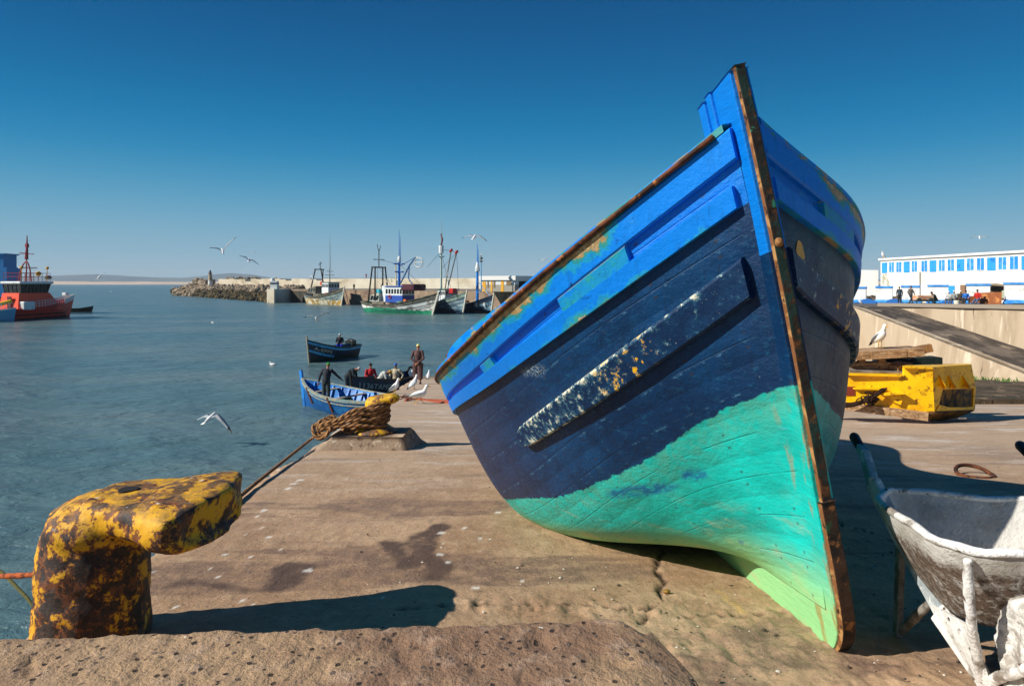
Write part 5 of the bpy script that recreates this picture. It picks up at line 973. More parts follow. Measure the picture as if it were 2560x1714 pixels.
for k in range(900):
    u = rnd.random()*5; i = min(int(u), 4); f = u-i; t_ = rnd.random(); w_ = wp[i].lerp(wp[i+1], f); b_ = back[i].lerp(back[i+1], f); c = w_.lerp(b_, t_)+Vector((0, 0, .4+1.1*t_*(1-t_)*1.6)); rockblob(mb, c, rnd.uniform(.6, 1.3), 1 if t_ < .38+.1*rnd.random() and u > .8 else 0)
tag(mb.part('armour_rocks', [rock, weedr]), 'rubble rock slope along the foot of the breakwater', 'rocks', kind='stuff')
for k in range(26):
    u = rnd.random(); px = 437+95*u; d = 341-20*u; z = rnd.uniform(.2, 1)*np.interp(u, [0, .5, .8, 1], [2.5, 6.5, 9.6, 7.2]); mb = MB(); rockblob(mb, Vector((XA(px, d), d, 0)), 2.3, 0); c = Vector((XA(px, d), d, z-.6)); off = c-Vector((XA(px, d), d, 0)); mb.v = [tuple(Vector(v)+off) for v in mb.v]
    tag(mb.part('boulder', rock), 'big pale boulder piled at the far left tip of the breakwater', 'boulder', 'boulders piled at the breakwater tip')
for k in range(16):
    px = 566+9*k+rnd.uniform(-3, 3) if k < 10 else rnd.choice([590, 600, 640, 690, 705]); d = 333; mb = MB(); rockblob(mb, Vector((XA(px, d), d, 8.3)), 1.0, 0); tag(mb.part('wall_top_rock', rock), 'brown rock showing over the top of the breakwater wall', 'rock', 'rocks showing over the breakwater wall')
# dark wall box and lighthouse at the tip
c = Vector((XA(512, 326), 326, 3.4)); mb = MB(); mb.box(c+Vector((-2.2, 4, 2.2)), (9, 5, 4.6)); tag(mb.part('stone_block', rock), 'large squared stone block beside the small lighthouse', 'stone block')
c = Vector((XA(525.5, 322), 322, 4.2)); t = thing('lighthouse', 'small grey and white harbour lighthouse at the breakwater tip', 'lighthouse', tuple(c))
mb = MB(); mb.tube([c-Vector((0, 0, .6)), c+Vector((0, 0, 3))], [1.0, .95], 16); mb.part('lower_tower', whitep, t); mb = MB(); mb.tube([c+Vector((0, 0, 3)), c+Vector((0, 0, 6.4))], [.94, .72], 16); mb.tube([c+Vector((0, 0, 6.4)), c+Vector((0, 0, 6.7))], .95, 16); mb.part('upper_tower', rock, t)
mb = MB(); mb.tube([c+Vector((0, 0, 6.7)), c+Vector((0, 0, 7.6)), c+Vector((0, 0, 8.1))], [.45, .45, .05], 12); mb.part('lantern', mat('lantern_dark', '2b2f30', .5), t)
# small white kiosk on the pier corner
c = cp_+Vector((.2, 1.6, DZ+.15)); t = thing('kiosk', 'small white and blue beacon hut on the pale pier corner', 'hut', tuple(c))
mb = MB(); mb.box(c+Vector((0, 0, .75)), (2.1, 1.8, 1.5)); mb.part('lower_wall', whitep, t); mb = MB(); mb.box(c+Vector((0, 0, 1.72)), (2.2, 1.9, .45)); mb.part('blue_band', dkblue, t); mb = MB(); mb.box(c+Vector((0, 0, 2.2)), (2.0, 1.7, .5)); mb.part('upper_wall', whitep, t); mb = MB(); mb.tube([c+Vector((-.6, 0, 2.4)), c+Vector((-.6, 0, 3.3)), c+Vector((-.6, 0, 3.5))], [.7, .6, .1], 12); mb.part('lamp_housing', whitep, t)
# low building with yellow doors
B0 = Vector((XA(1202, 154), 154, DZ+.05)); B1 = Vector((XA(1287, 150), 150, DZ+.05)); bd = (B1-B0); bw = bd.length; bd.normalize(); bn = Vector((bd.y, -bd.x, 0)); up_ = Vector((0, 0, 1)); depth = -bn*7+bd*1.2
t = thing('quay_building', 'low white flat roofed building with yellow doors on the harbour quay', 'building', tuple(B0))
greyw = mat('grey_base_wall', '9c988c', .85, world=True)
mb = MB(); mb.prism([B0, B1, B1+depth, B0+depth], up_*1.55); mb.part('lower_wall', greyw, t); mb = MB(); mb.prism([B0+up_*1.55, B1+up_*1.55, B1+depth+up_*1.55, B0+depth+up_*1.55], up_*1.0); mb.part('upper_wall', whitep, t)
mb = MB(); o_ = .35; mb.prism([B0+up_*2.55-bd*o_+bn*o_, B1+up_*2.55+bd*o_+bn*o_, B1+depth+up_*2.55+bd*o_-bn*o_, B0+depth+up_*2.55-bd*o_-bn*o_], up_*.95); mb.part('roof', mat('white_roof_slab', 'e2e0da', .7), t)
yd = mat('yellow_door', 'e0a41c', .6); gw = mat('brown_shutter', '7d6a48', .7)
for f0, f1, z0, z1, m_, nm in ((.05, .15, 0, 2.2, yd, 'door'), (.20, .24, .9, 2.3, gw, 'shutter'), (.30, .35, 0, 2.4, yd, 'door'), (.38, .43, .9, 2.4, gw, 'shutter'), (.60, .68, 0, 2.5, yd, 'door'), (.76, .90, 1.4, 2.4, gw, 'shutter')):
    mb = MB(); mb.prism([B0+bd*bw*f0+up_*z0+bn*.01, B0+bd*bw*f1+up_*z0+bn*.01, B0+bd*bw*f1+up_*z1+bn*.01, B0+bd*bw*f0+up_*z1+bn*.01], bn*.06); mb.part(nm, m_, t)
mb = MB(); e1 = depth.normalized(); sn_ = bd; mb.prism([B1+e1*1.5+up_*.3+sn_*.01, B1+e1*5+up_*.3+sn_*.01, B1+e1*5+up_*2.3+sn_*.01, B1+e1*1.5+up_*2.3+sn_*.01], sn_*.06); mb.part('dark_opening', mat('dark_opening', '1c1a17', .9), t)
c = Vector((XA(1203, 148), 148, DZ+.05)); t = thing('lamp_post', 'tall thin blue lamp post beside the white quay building', 'lamp post', tuple(c))
mb = MB(); mb.tube([c, c+up_*7.6], [.12, .08], 8); mb.part('pole', sky_b, t); mb = MB(); mb.ball(c+up_*7.3, (.42, .42, .25), 10, 6); mb.box(c+up_*6.6, (.7, .3, .3)); mb.tube([c+up_*6.4, c+up_*7.5], .10, 8); mb.part('floodlights', mat('weathered_lamp_metal', '5d6258', .5), t)
gull((c.x, c.y, c.z+7.6), radians(-60), 'gull perched on top of the tall blue lamp post', s=1.4, tilt=.8)
def far_person(px, yf, d, rz, label, top, bot, z=None, **k): person(XA(px, d), d, CZ+(HY-yf)*d/F if z is None else z, rz, k.pop('pose', {}), label, top, bot, **k)
far_person(915.5, 695, 262, 1.5, 'tiny figure in red standing on top of the breakwater wall', 'a01428', 'a01428', z=8.0, s=1.05)
far_person(885, 724, 185, 1.5, 'dark clothed figure walking on the quay near the left trawler', '15181a', '15181a', z=DZ+.05, s=1.05)
far_person(955, 722, 168, 1.2, 'dark figure standing on the quay behind the green and white trawler', '1c2226', '20262a', z=DZ+.05, s=1.05)

# ------------------------------------------------------------------ trawlers
glass = mat('dark_window_glass', '12181c', .15)
def wheelhouse(t, x0, x1, w, z0, z1, lower, upper, roofm, nwin=5, slant=.25):
    mb = MB(); h = z1-z0; mb.prism([(x0, -w/2, z0), (x1, -w/2, z0), (x1, w/2, z0), (x0, w/2, z0)], (0, 0, h*.45)); mb.part('lower_cabin', lower, t)
    mb = MB(); mb.prism([(x0+.02, -w/2+.02, z0+h*.45), (x1-.02, -w/2+.02, z0+h*.45), (x1-.02, w/2-.02, z0+h*.45), (x0+.02, w/2-.02, z0+h*.45)], (0, 0, h*.55)); mb.part('upper_cabin', upper, t)
    for sd in (1, -1):
        for i in range(nwin):
            a = x0+(x1-x0)*(i+.15)/nwin; b_ = x0+(x1-x0)*(i+.80)/nwin; mb = MB(); mb.prism([(a, sd*(w/2-.01), z0+h*.56), (b_, sd*(w/2-.01), z0+h*.56), (b_, sd*(w/2-.01), z0+h*.86), (a, sd*(w/2-.01), z0+h*.86)], (0, sd*.03, 0)); mb.part('window', glass, t)
    for i in range(4):
        y = -w/2+w*(i+.15)/4; y2 = y+w/4*.7; mb = MB(); mb.prism([(x1-.01, y, z0+h*.56), (x1-.01, y2, z0+h*.56), (x1-.01, y2, z0+h*.86), (x1-.01, y, z0+h*.86)], (.03, 0, 0)); mb.part('window', glass, t)
    mb = MB(); mb.box(((x0+x1)/2+.15, 0, z1+.08), (x1-x0+.7, w+.4, .16)); mb.part('roof', roofm, t, bevel=.03)
def mast(t, x, y, z0, z1, r, m_, whip=0, name='mast', cross=None):
    mb = MB(); mb.tube([(x, y, z0), (x, y, z1)], [r, r*.7], 8)
    if whip: mb.tube([(x, y, z1), (x, y, z1+whip)], [r*.35, r*.15], 5); mb.tube([(x+.25, y+.1, z1-.1), (x+.25, y+.1, z1+whip*.8)], [r*.3, r*.12], 5); mb.tube([(x, y, z1-.1), (x+.27, y+.1, z1-.1)], r*.3, 5)
    for c_ in cross or (): mb.tube([(x, y-c_[1], c_[0]), (x, y+c_[1], c_[0])], r*.5, 6); mb.tube([(x-c_[1]*.6, y, c_[0]), (x+c_[1]*.6, y, c_[0])], r*.4, 6)
    mb.part(name, m_, t)
steel = mat('weathered_steel', '6a6c66', .6, layers=[('7a5238', 3, .6, .1)]); wht = whitep; rg_ = mat('rigging_wire', '2b2e30', .7)
dirty = mat('grimy_white_hull', 'e4e3dc', .7, layers=[('8b8a80', .8, .52, .12, (.5, 1, 1.5)), ('7d5a34', 1.4, .63, .06), ('e0dfd8', 2, .6, .1)]); oldgrey = mat('dirty_grey_bulwark', '6d6a5c', .8, layers=[('4a473c', 1.2, .5, .15), ('9a9480', 2, .62, .1)])
tgreen = mat('trawler_green', '12805c', .6, layers=[('2a9a74', 1.2, .55, .1), ('0c5c44', .8, .6, .1)]); redp = mat('trawler_red', 'b01820', .5); ochre = mat('ochre_bottom', 'b08a3c', .7, layers=[('d8d2bc', .8, .5, .1), ('5a5436', 1.1, .6, .1)])
def trawler(bow, stern, zb, L, label, hullm, topm, botm, bz=4.1, fb=1.7, stz=2.3, B=5.0, zbot=.9):
    m_, rz, _ = place(bow, stern); m_ = Vector(bow)-Vector((cos(rz), sin(rz), 0))*L*.5; H_ = Hull(L, B, fb, bz, stz, .7, .6, .10, .28); t = thing('fishing_trawler', label, 'trawler', (m_.x, m_.y, 0), 'fishing trawlers moored along the harbour quay', rz, world=False)
    mb = MB(); H_.mesh(mb, lambda x, z, d, sd: (2 if z < zbot+.4*math.sin(x*5)*(.5) else (1 if d < .45+.9*max(0, x-.5) else 0)), nz=18, thick=.15, inner=1); mb.part('hull', [hullm, topm, botm], t, smooth=True)
    mb = MB(); H_.deck(mb, .9); mb.part('deck', mat('trawler_deck', '6f5f4a', .8), t); mb = MB(); H_.stempost(mb, .22, .35); mb.part('stem', mat('pale_stem', 'b8b4a4', .7), t)
    mb = MB(); H_.band(mb, lambda x, zs: zs-.45-.9*max(0, x-.5), lambda x, zs: zs-.58-.9*max(0, x-.5), .06); mb.part('rub_rail', mat('dark_rub_rail', '3a3a36', .8), t)
    mb = MB(); H_.band(mb, lambda x, zs: zs-1.25-1.1*max(0, x-.5), lambda x, zs: zs-1.33-1.1*max(0, x-.5), .05, .25, 1.); mb.part('side_stripe', mat('stripe_slate', '3d4e5c', .7), t)
    mb = MB(); H_.band(mb, lambda x, zs: zs+.06, lambda x, zs: zs-.08, .10); mb.part('bulwark_cap', topm, t)
    for k9 in range(7):
        x9 = rnd.uniform(.12, .86); p9 = H_.pt(x9, H_.sheer(x9)-.2, rnd.choice([1, -1])); mb = MB(); y9 = p9.y*rnd.uniform(.3, .75); z9 = H_.sheer(x9)-.5
        if k9 % 2: mb.box((p9.x, y9, z9+.35), (rnd.uniform(.7, 1.3), .8, rnd.uniform(.8, 1.5))); mb.part('deck_box', [wht, mat('box_blue', '2a6ab0', .6), mat('box_orange', 'd0602a', .6)][k9 % 3], t, bevel=.05)
        else:
            for j9 in range(5): mb.ball((p9.x+rnd.uniform(-.6, .6), y9+rnd.uniform(-.3, .3), z9+rnd.uniform(.2, .6)), (.55, .5, .4), 8, 6)
            mb.part('net_pile', [mat('net_rust', '7a4630', .9), mat('net_green', '3f6a58', .9), mat('net_pale', 'a89c84', .9)][k9//2 % 3], t, remesh=.12)
    return t, H_
# nearest, green and white
W1b, W1s = (XA(1078, 132), 132, 0), (XA(915, 143), 143, 0)
t, H_ = trawler(W1b, W1s, 0, 17.5, 'white and green trawler with blue wheelhouse and black stern gantry', dirty, oldgrey, tgreen)
wheelhouse(t, -2.2, 2.6, 3.4, 2.2, 5.3, mat('cabin_blue', '1747a0', .5), wht, mat('cabin_blue', '1747a0', .5), 6)
mb = MB(); mb.box((-3.1, .2, 3.9), (1.8, 2.4, 3.2)); mb.part('rear_cabin', wht, t, bevel=.05)
mb = MB(); mb.tube([(-.8+.7*cos(a), -1.85, 3.35+.0+.36*sin(a)) for a in np.linspace(0, 2*pi, 17)], .0, 4) if 0 else mb.tube([(-.8+.32*cos(a), -1.8, 3.3+.32*sin(a)) for a in np.linspace(0, 2*pi, 17)], .09, 6, caps=False); mb.part('lifebuoy', redp, t)
mb = MB(); mb.prism([(-7.0, -1.9, 2.35), (-3.9, -1.9, 2.3), (-4.1, -1.7, 4.0), (-6.4, -1.7, 3.6)], (0, 3.6, 0)); mb.part('stern_shelter', mat('weathered_shelter', 'a8aa9c', .8), t)
for i in range(3): mb = MB(); x = -6.4+.8*i; mb.prism([(x, -1.96, 2.6), (x+.5, -1.96, 2.6), (x+.75, -1.86, 3.5), (x+.25, -1.86, 3.5)], (0, .04, 0)); mb.part('window', glass, t)
mb = MB(); [mb.bar(p, q, .28, .28) for p, q in (((-6.9, -2.0, 2.2), (-6.3, -1.45, 9.3)), ((-6.9, 2.0, 2.2), (-6.3, 1.45, 9.3)), ((-6.3, -1.6, 9.3), (-6.3, 1.6, 9.3)), ((-5.0, -1.9, 2.5), (-5.5, -1.4, 9.2)), ((-5.0, 1.9, 2.5), (-5.5, 1.4, 9.2)), ((-6.4, -1.5, 9.3), (-5.4, -1.4, 9.3)), ((-6.4, 1.5, 9.3), (-5.4, 1.4, 9.3)))]
mb.tube([(-5.9, 0, 9.3), (-5.9, 0, 13.0)], .10, 6); mb.tube([(-5.9, -1.6, 10.9), (-5.9, 1.6, 10.9)], .06, 6); mb.tube([(-7.4, 0, 10.9), (-4.4, 0, 10.9)], .06, 6); mb.tube([(-5.9, 0, 12.6), (-6.6, .3, 13.4), (-6.7, .3, 14.1)], .07, 6); mb.tube([(-5.9, 0, 12.6), (-5.2, -.3, 13.2), (-5.1, -.3, 13.7)], .07, 6); mb.part('stern_gantry', mat('black_gantry', '2a2320', .7), t)
mast(t, .0, 0, 5.3, 10.2, .30, mat('crane_blue', '0f62b4', .5), 6.5, cross=((9.9, 1.5), (8.3, 1.2))); mb = MB(); mb.ball((.0, 0, 10.8), (.35, .35, .7), 10, 8); mb.part('radar_dome', wht, t)
mb = MB(); mb.tube([(.4, 0, 6.0), (2.6, .3, 9.6), (4.2, .4, 11.2)], .16, 7); mb.tube([(.4, 0, 9.5), (4.2, .4, 11.2)], .07, 5); mb.tube([(2.6, .3, 9.6), (2.3, .3, 7.0), (3.6, .3, 5.6)], .12, 6); mb.part('deck_crane', mat('crane_steel_blue', '2f5f90', .6), t)
mb = MB(); mb.tube([(5.0+1.1*cos(a), .4, 10.1+.95*sin(a)) for a in np.linspace(0, 2*pi, 20)], .12, 6, caps=False); mb.tube([(4.0, .4, 10.1), (6.0, .4, 10.1)], .1, 6); mb.tube([(4.2, .4, 11.2), (5, .4, 11)], .08, 5); mb.part('net_hauler_wheel', mat('pale_wheel', 'b9bdbb', .6), t)
mb = MB(); mb.tube([(-1.6+.7*cos(a), -1.2, 6.2+.7*sin(a)) for a in np.linspace(0, pi, 10)], .14, 6); mb.tube([(-1.9, 1, 5.4), (-2.1, 1, 9.9)], .14, 6); mb.tube([(.2, -1.0, 5.6), (.2, -1.0, 6.6)], .25, 8); mb.part('roof_gear', mat('cream_gear', 'cfc8a8', .6), t)
mb = MB(); mb.box((4.0, 0, 5.2), (3.6, 3.6, 1.3)); mb.part('folded_net', mat('maroon_net', '4f2530', .9, bumps=[(4, 1, .2)]), t, bevel=.3)
mb = MB(); [mb.tube([a, b_], .035, 4) for a, b_ in (((-5.9, 0, 9.3), (-2, 0, 5.3)), ((0, 0, 10), (8.0, 0, 4.2)), ((-5.9, 0, 10.9), (0, 0, 9.8)), ((-6.3, 0, 9.2), (-6.6, 0, 2.6)))]; mb.part('rigging', rg_, t)
mb = MB(); mb.box((-4.6, -1.2, 4.4), (.9, .8, .8)); mb.part('turquoise_crate', mat('turquoise_crate', '2aa5b4', .6), t)
text_on(H_, '8-MDUA', .80, .115, .55, lambda x: H_.sheer(x)-2.35, -1, mat('slate_lettering', '33444e', .7), t)
# second, red boom tips
t, H_ = trawler((XA(1155, 134), 134, 0), (XA(1040, 150), 150, 0), 0, 17, 'dark blue and white trawler with tall white tipped mast and red boom tips', mat('blue_grey_hull', '4a6a7c', .7, layers=[('8fa4a8', .8, .5, .12, (.4, 1, 2)), ('1f3a4c', .6, .58, .1)]), mat('pale_green_bulwark', '8ea79a', .8, layers=[('5c6e64', 1, .5, .15)]), dkblue, bz=4.3)
wheelhouse(t, 1.2, 4.4, 3.0, 2.4, 4.7, wht, wht, mat('green_cabin_roof', '35695a', .6), 4)
mast(t, .2, 0, 2.0, 12.4, .24, mat('pale_green_mast', '9fb4ab', .6), 7.0, cross=((11.5, .7),)); mb = MB(); mb.tube([(.2, 0, 12.2), (.2, 0, 13.8)], .5, 10); mb.part('crow_nest', wht, t); mb = MB(); mb.tube([(.2, 0, 13.8), (.5, .1, 15.0), (-.1, .1, 16.2)], .2, 6); mb.part('mast_head_gear', mat('maroon_gear', '5a2030', .7), t)
for dx, tipx in ((1.2, 3.7), (3.1, 5.9)):
    mb = MB(); mb.tube([(.4+dx*.3, .2, 2.6), (tipx, .3, 12.6-.4*(dx > 2))], .13, 6); mb.part('boom', steel, t); mb = MB(); mb.tube([(tipx-.35, .3, 12.4-.4*(dx > 2)), (tipx+.35, .3, 12.8-.4*(dx > 2))], .25, 8); mb.part('boom_tip', redp, t)
mb = MB(); [mb.tube([a, b_], .04, 4) for a, b_ in (((.2, 0, 12.6), (-6, 0, 9.4)), ((.2, 0, 13), (3.7, .3, 12.6)), ((3.7, .3, 12.6), (5.9, .3, 12.2)), ((5.9, .3, 12.2), (7.2, 0, 4.4)), ((.2, 0, 12.4), (2.4, .2, 7.2)), ((2.4, .2, 7.2), (4.2, 0, 5)), ((.2, 0, 9), (5.9, .3, 12)))]; mb.part('rigging', rg_, t)
mast(t, 3.0, 0, 4.8, 8.2, .12, wht, 0, 'antenna_mast', cross=((6.6, .8), (7.4, 1.0))); mb = MB(); mb.box((6.0, -.6, 4.5), (1.5, 1.0, 1.0)); mb.part('red_locker', redp, t, bevel=.1)
# third, small dark blue with blue mast
t, H_ = trawler((XA(1226, 136), 136, 0), (XA(1140, 150), 150, 0), 0, 13.5, 'small dark blue trawler with bright blue mast beside the pale building', mat('blue_slate_hull', '54788c', .7, layers=[('1e4058', .7, .52, .12), ('86a2ac', 1.2, .62, .1)]), dkblue, dkblue, bz=3.7, fb=1.6, stz=2.0, B=4.2)
mast(t, 1.0, 0, 1.6, 8.6, .36, mat('bright_mast_blue', '0f7fd8', .5), 5.5); mb = MB(); mb.tube([(1, 0, 8.5), (1, 0, 9.3), (1, 0, 10.4)], [.55, .45, .15], 8); mb.part('mast_head', wht, t)
mb = MB(); mb.tube([(1.2, 0, 6.4), (6.6, 0, 3.5)], .07, 6); mb.tube([(1.0, 0, 4.0), (2.6, 0, 4.3)], .1, 6); mb.part('bow_stay', mat('stay_blue', '5b93c0', .6), t)
mb = MB(); mb.prism([(5.6, -1.22, 1.9), (6.0, -.95, 2.2), (6.05, -.75, 1.1)], (0, .05, 0)); mb.part('anchor_plate', wht, t)
# bow rope pile beside second stem
t, H_ = trawler((XA(852, 187), 187, 0), (XA(757, 205), 205, 0), 0, 19, 'weathered grey trawler moored alone left of the quay shadow', mat('weathered_teal_hull', '6d7f7c', .8, layers=[('9aa8a2', .7, .5, .1, (.5, 1, 2)), ('566064', 1, .6, .1)]), oldgrey, ochre, bz=4.9, fb=2.2, stz=3.0, B=5.2, zbot=1.5)
wheelhouse(t, 1.5, 5.5, 3.4, 3.2, 6.2, wht, wht, mat('grey_roof', '707878', .7), 5); mb = MB(); mb.prism([(-7.5, -2.1, 3.2), (-1.8, -2.1, 3.2), (-1.8, -2.0, 5.2), (-6.2, -2.0, 4.6)], (0, 4.1, 0)); mb.part('deck_shelter', oldgrey, t)
for i in range(3): mb = MB(); x = -6.2+1.6*i; mb.prism([(x, -2.16, 3.6), (x+.6, -2.16, 3.6), (x+.9, -2.07, 4.5), (x+.3, -2.07, 4.5)], (0, .04, 0)); mb.part('window', glass, t)
mb = MB(); mb.bar((-5.8, -1.9, 3), (-3.6, -1.2, 10), .26, .26); mb.bar((-5.8, 1.9, 3), (-3.6, 1.2, 10), .26, .26); mb.bar((-3.6, -1.5, 10), (-3.6, 1.5, 10), .26, .26); mb.bar((-.2, 0, 4), (-2.6, 0, 10.2), .24, .24); mb.bar((-3.6, 0, 10), (-2.4, 0, 10.2), .2, .2); mb.tube([(-3.0, 0, 10), (-3.0, 0, 12.2)], .12, 6); mb.tube([(-4, 0, 11.4), (-2, 0, 11.8)], .09, 6); mb.part('stern_gantry', mat('black_gantry', '2a2320', .7), t)
mast(t, 3.0, 0, 6.3, 10.2, .16, steel, 9.5, cross=((8.3, 1.4), (9.4, 1.0))); mb = MB(); mb.box((.2, -1, 6.0), (1.0, .8, 1.0)); mb.part('orange_gear', mat('orange_gear', 'c04a20', .6), t)
mb = MB(); [mb.tube([(-5.0+3.2*cos(a)*.6, -1.9, 5.2+3.0*sin(a)) for a in np.linspace(.5, 2.6, 8)], .08, 5)]; mb.part('shelter_hoop', wht, t)

# ------------------------------------------------------------------ red rescue ship and its neighbours at the left edge
red = mat('signal_red_paint', 'd42a1a', .45, layers=[('8f2420', 1.2, .6, .1)]); orange = mat('orange_red_paint', 'ff4a14', .45)
bx_, sx_ = Vector((XA(172, 122), 122, 0)), Vector((XA(-40, 107), 107, 0)); m_, rz, L = place(bx_, sx_); L = 15.8; m_ = bx_-Vector((cos(rz), sin(rz), 0))*L*.5
H_ = Hull(L, 5.2, 1.9, 3.5, 1.7, .6, .82, .07, .22); t = thing('rescue_ship', 'red rescue ship with white topped wheelhouse and red arched mast at the left edge', 'ship', (m_.x, m_.y, 0), None, rz, world=False)
mb = MB(); H_.mesh(mb, lambda x, z, d, sd: 1 if z < .35 else 0, thick=.1, inner=0); mb.part('hull', [red, mat('hull_boot_dark', '3a1412', .6)], t, smooth=True); mb = MB(); H_.deck(mb, .5); mb.part('deck', mat('green_grey_deck', '5d6a62', .8), t)
mb = MB(); H_.band(mb, lambda x, zs: zs+.55, lambda x, zs: zs-.35, .05, .82, 1.); mb.part('white_bow_bulwark', wht, t); mb = MB(); H_.band(mb, lambda x, zs: .95, lambda x, zs: .75, .18, .0, .9); mb.part('rubbing_fender', mat('hull_boot_dark', '3a1412', .6), t)
mb = MB(); mb.prism([(-3.6, -1.9, 1.5), (4.6, -1.9, 1.7), (2.6, -1.6, 4.3), (-3.0, -1.6, 4.3)], (0, 0, 0)) if 0 else mb.add([(-3.6, -2.0, 1.4), (4.8, -1.9, 1.6), (4.8, 1.9, 1.6), (-3.6, 2.0, 1.4), (-3.1, -1.7, 4.4), (2.6, -1.6, 4.4), (2.6, 1.6, 4.4), (-3.1, 1.7, 4.4)], [(3, 2, 1, 0), (4, 5, 6, 7), (0, 1, 5, 4), (1, 2, 6, 5), (2, 3, 7, 6), (3, 0, 4, 7)]); mb.part('superstructure', orange, t)
mb = MB(); mb.add([(-2.7, -1.6, 4.4), (2.3, -1.55, 4.4), (2.3, 1.55, 4.4), (-2.7, 1.6, 4.4), (-2.9, -1.85, 5.9), (2.7, -1.8, 5.9), (2.7, 1.8, 5.9), (-2.9, 1.85, 5.9)], [(3, 2, 1, 0), (4, 5, 6, 7), (0, 1, 5, 4), (1, 2, 6, 5), (2, 3, 7, 6), (3, 0, 4, 7)]); mb.part('window_band', mat('wheelhouse_dark_glass', '182226', .2), t)
for i in range(8):
    x = -2.6+.68*i; mb = MB(); mb.bar((x, -1.64, 4.4), (x+.02, -1.89, 5.9), .12, .05, up=(0, 1, 0)); mb.part('window_post', mat('post_black', '101314', .5), t)
for i in range(5):
    y = -1.6+.8*i; mb = MB(); mb.bar((-2.74, y, 4.4), (-2.94, y*1.15, 5.9), .12, .05, up=(1, 0, 0)); mb.part('window_post', mat('post_black', '101314', .5), t)
mb = MB(); mb.box((-.1, 0, 6.1), (6.2, 4.1, .42)); mb.part('wheelhouse_roof', wht, t, bevel=.12)
mast_r = mat('mast_dark_red', '8c1f24', .5)
mb = MB()
for sd in (1, -1): mb.tube(catmull([(-.6, sd*1.3, 6.3), (-.5, sd*1.0, 8.0), (-.4, sd*.5, 9.2), (-.3, 0, 9.7)], 5), .11, 6)
mb.tube([(-.3, 0, 6.3), (-.3, 0, 10.0)], .10, 6); mb.tube([(-.3, 0, 10), (-.2, 0, 12.2), (-.2, 0, 14.0)], [.28, .16, .05], 8); mb.tube([(-.3, -1.5, 10.9), (-.3, 1.5, 10.9)], .05, 5); mb.tube([(-1.6, 0, 11.1), (1.0, 0, 10.9)], .05, 5); mb.box((-.2, 0, 12.3), (.4, .4, .6)); mb.part('arched_mast', mast_r, t)
mb = MB(); mb.tube([(-.9, .9, 8.6), (2.4, .9, 8.6)], .14, 6); mb.part('radar_bar', wht, t)
for (x, y, z, c3) in ((-2.4, -1.4, 8.6, 1), (2.4, -1.3, 8.6, 1), (1.0, -1.0, 7.6, 2)): mb = MB(); mb.ball((x, y, z), .26 if c3 == 1 else .42, 10, 8); mb.tube([(x, y, z-.3), (x, y, 6.3)], .05, 5); mb.part('signal_lamp', mat('amber_lamp_housing', 'd99a1c', .5), t)
mb = MB()
for z in (7.1, 7.7): mb.tube([(-2.8, -1.8, z), (2.5, -1.8, z), (2.5, 1.8, z), (-2.8, 1.8, z), (-2.8, -1.8, z)], .035, 5)
for x in np.linspace(-2.8, 2.5, 8):
    for sd in (1, -1): mb.tube([(x, sd*1.8, 6.3), (x, sd*1.8, 7.7)], .035, 5)
mb.part('roof_railing', mast_r, t)
mb = MB()
for z in (2.3, 2.7, 3.1): mb.tube([H_.pt(x, H_.sheer(x), -1, -.1)+Vector((0, 0, z-2.0)) for x in np.linspace(.45, .82, 10)], .03, 5)
for x in np.linspace(.45, .82, 12): p = H_.pt(x, H_.sheer(x), -1, -.1); mb.tube([p, p+Vector((0, 0, 1.1))], .035, 5)
for z in (2.3, 3.0): mb.tube([H_.pt(x, H_.sheer(x), -1, -.1)+Vector((0, 0, z-2.0)) for x in np.linspace(.0, .22, 5)], .03, 5)
for x in np.linspace(.0, .22, 7): p = H_.pt(x, H_.sheer(x), -1, -.1); mb.tube([p, p+Vector((0, 0, 1.0))], .035, 5)
mb.part('side_railing', wht, t)
mb = MB(); mb.box((-2.2, -2.2, 2.35), (2.0, 1.3, 1.35)); mb.part('white_locker', wht, t, bevel=.12); mb = MB(); mb.box((-3.58, -.3, 2.9), (.12, .8, 1.9)); mb.part('door', mat('ship_door_dark', '5a1a14', .6), t)
mb = MB(); mb.bar((-7.6, -1.2, 2.3), (-4.4, -1.6, 3.1), .7, .55); mb.part('yellow_crane_arm', mat('crane_yellow', 'e8b800', .5), t, bevel=.08)
mb = MB(); mb.ball((3.2, -.6, 7.0), (.6, .5, .35), 10, 8); mb.part('searchlight', steel, t); mb = MB(); mb.box((7.2, 0, 4.1), (.7, .8, .5)); mb.part('bow_winch', wht, t, bevel=.05)
# dark tender beyond its bow
c = (XA(196, 142), 142, 0); H_ = Hull(5.0, 2.0, .8, 1.3, .9, .2, .7); t = thing('tender_boat', 'small dark tender floating just right of the red ship', 'boat', c, None, .25, world=False); mb = MB(); H_.mesh(mb, lambda x, z, d, sd: 0, inner=0); mb.part('hull', blackr, t, smooth=True); mb = MB(); H_.deck(mb, .3); mb.part('floor', blackr, t)
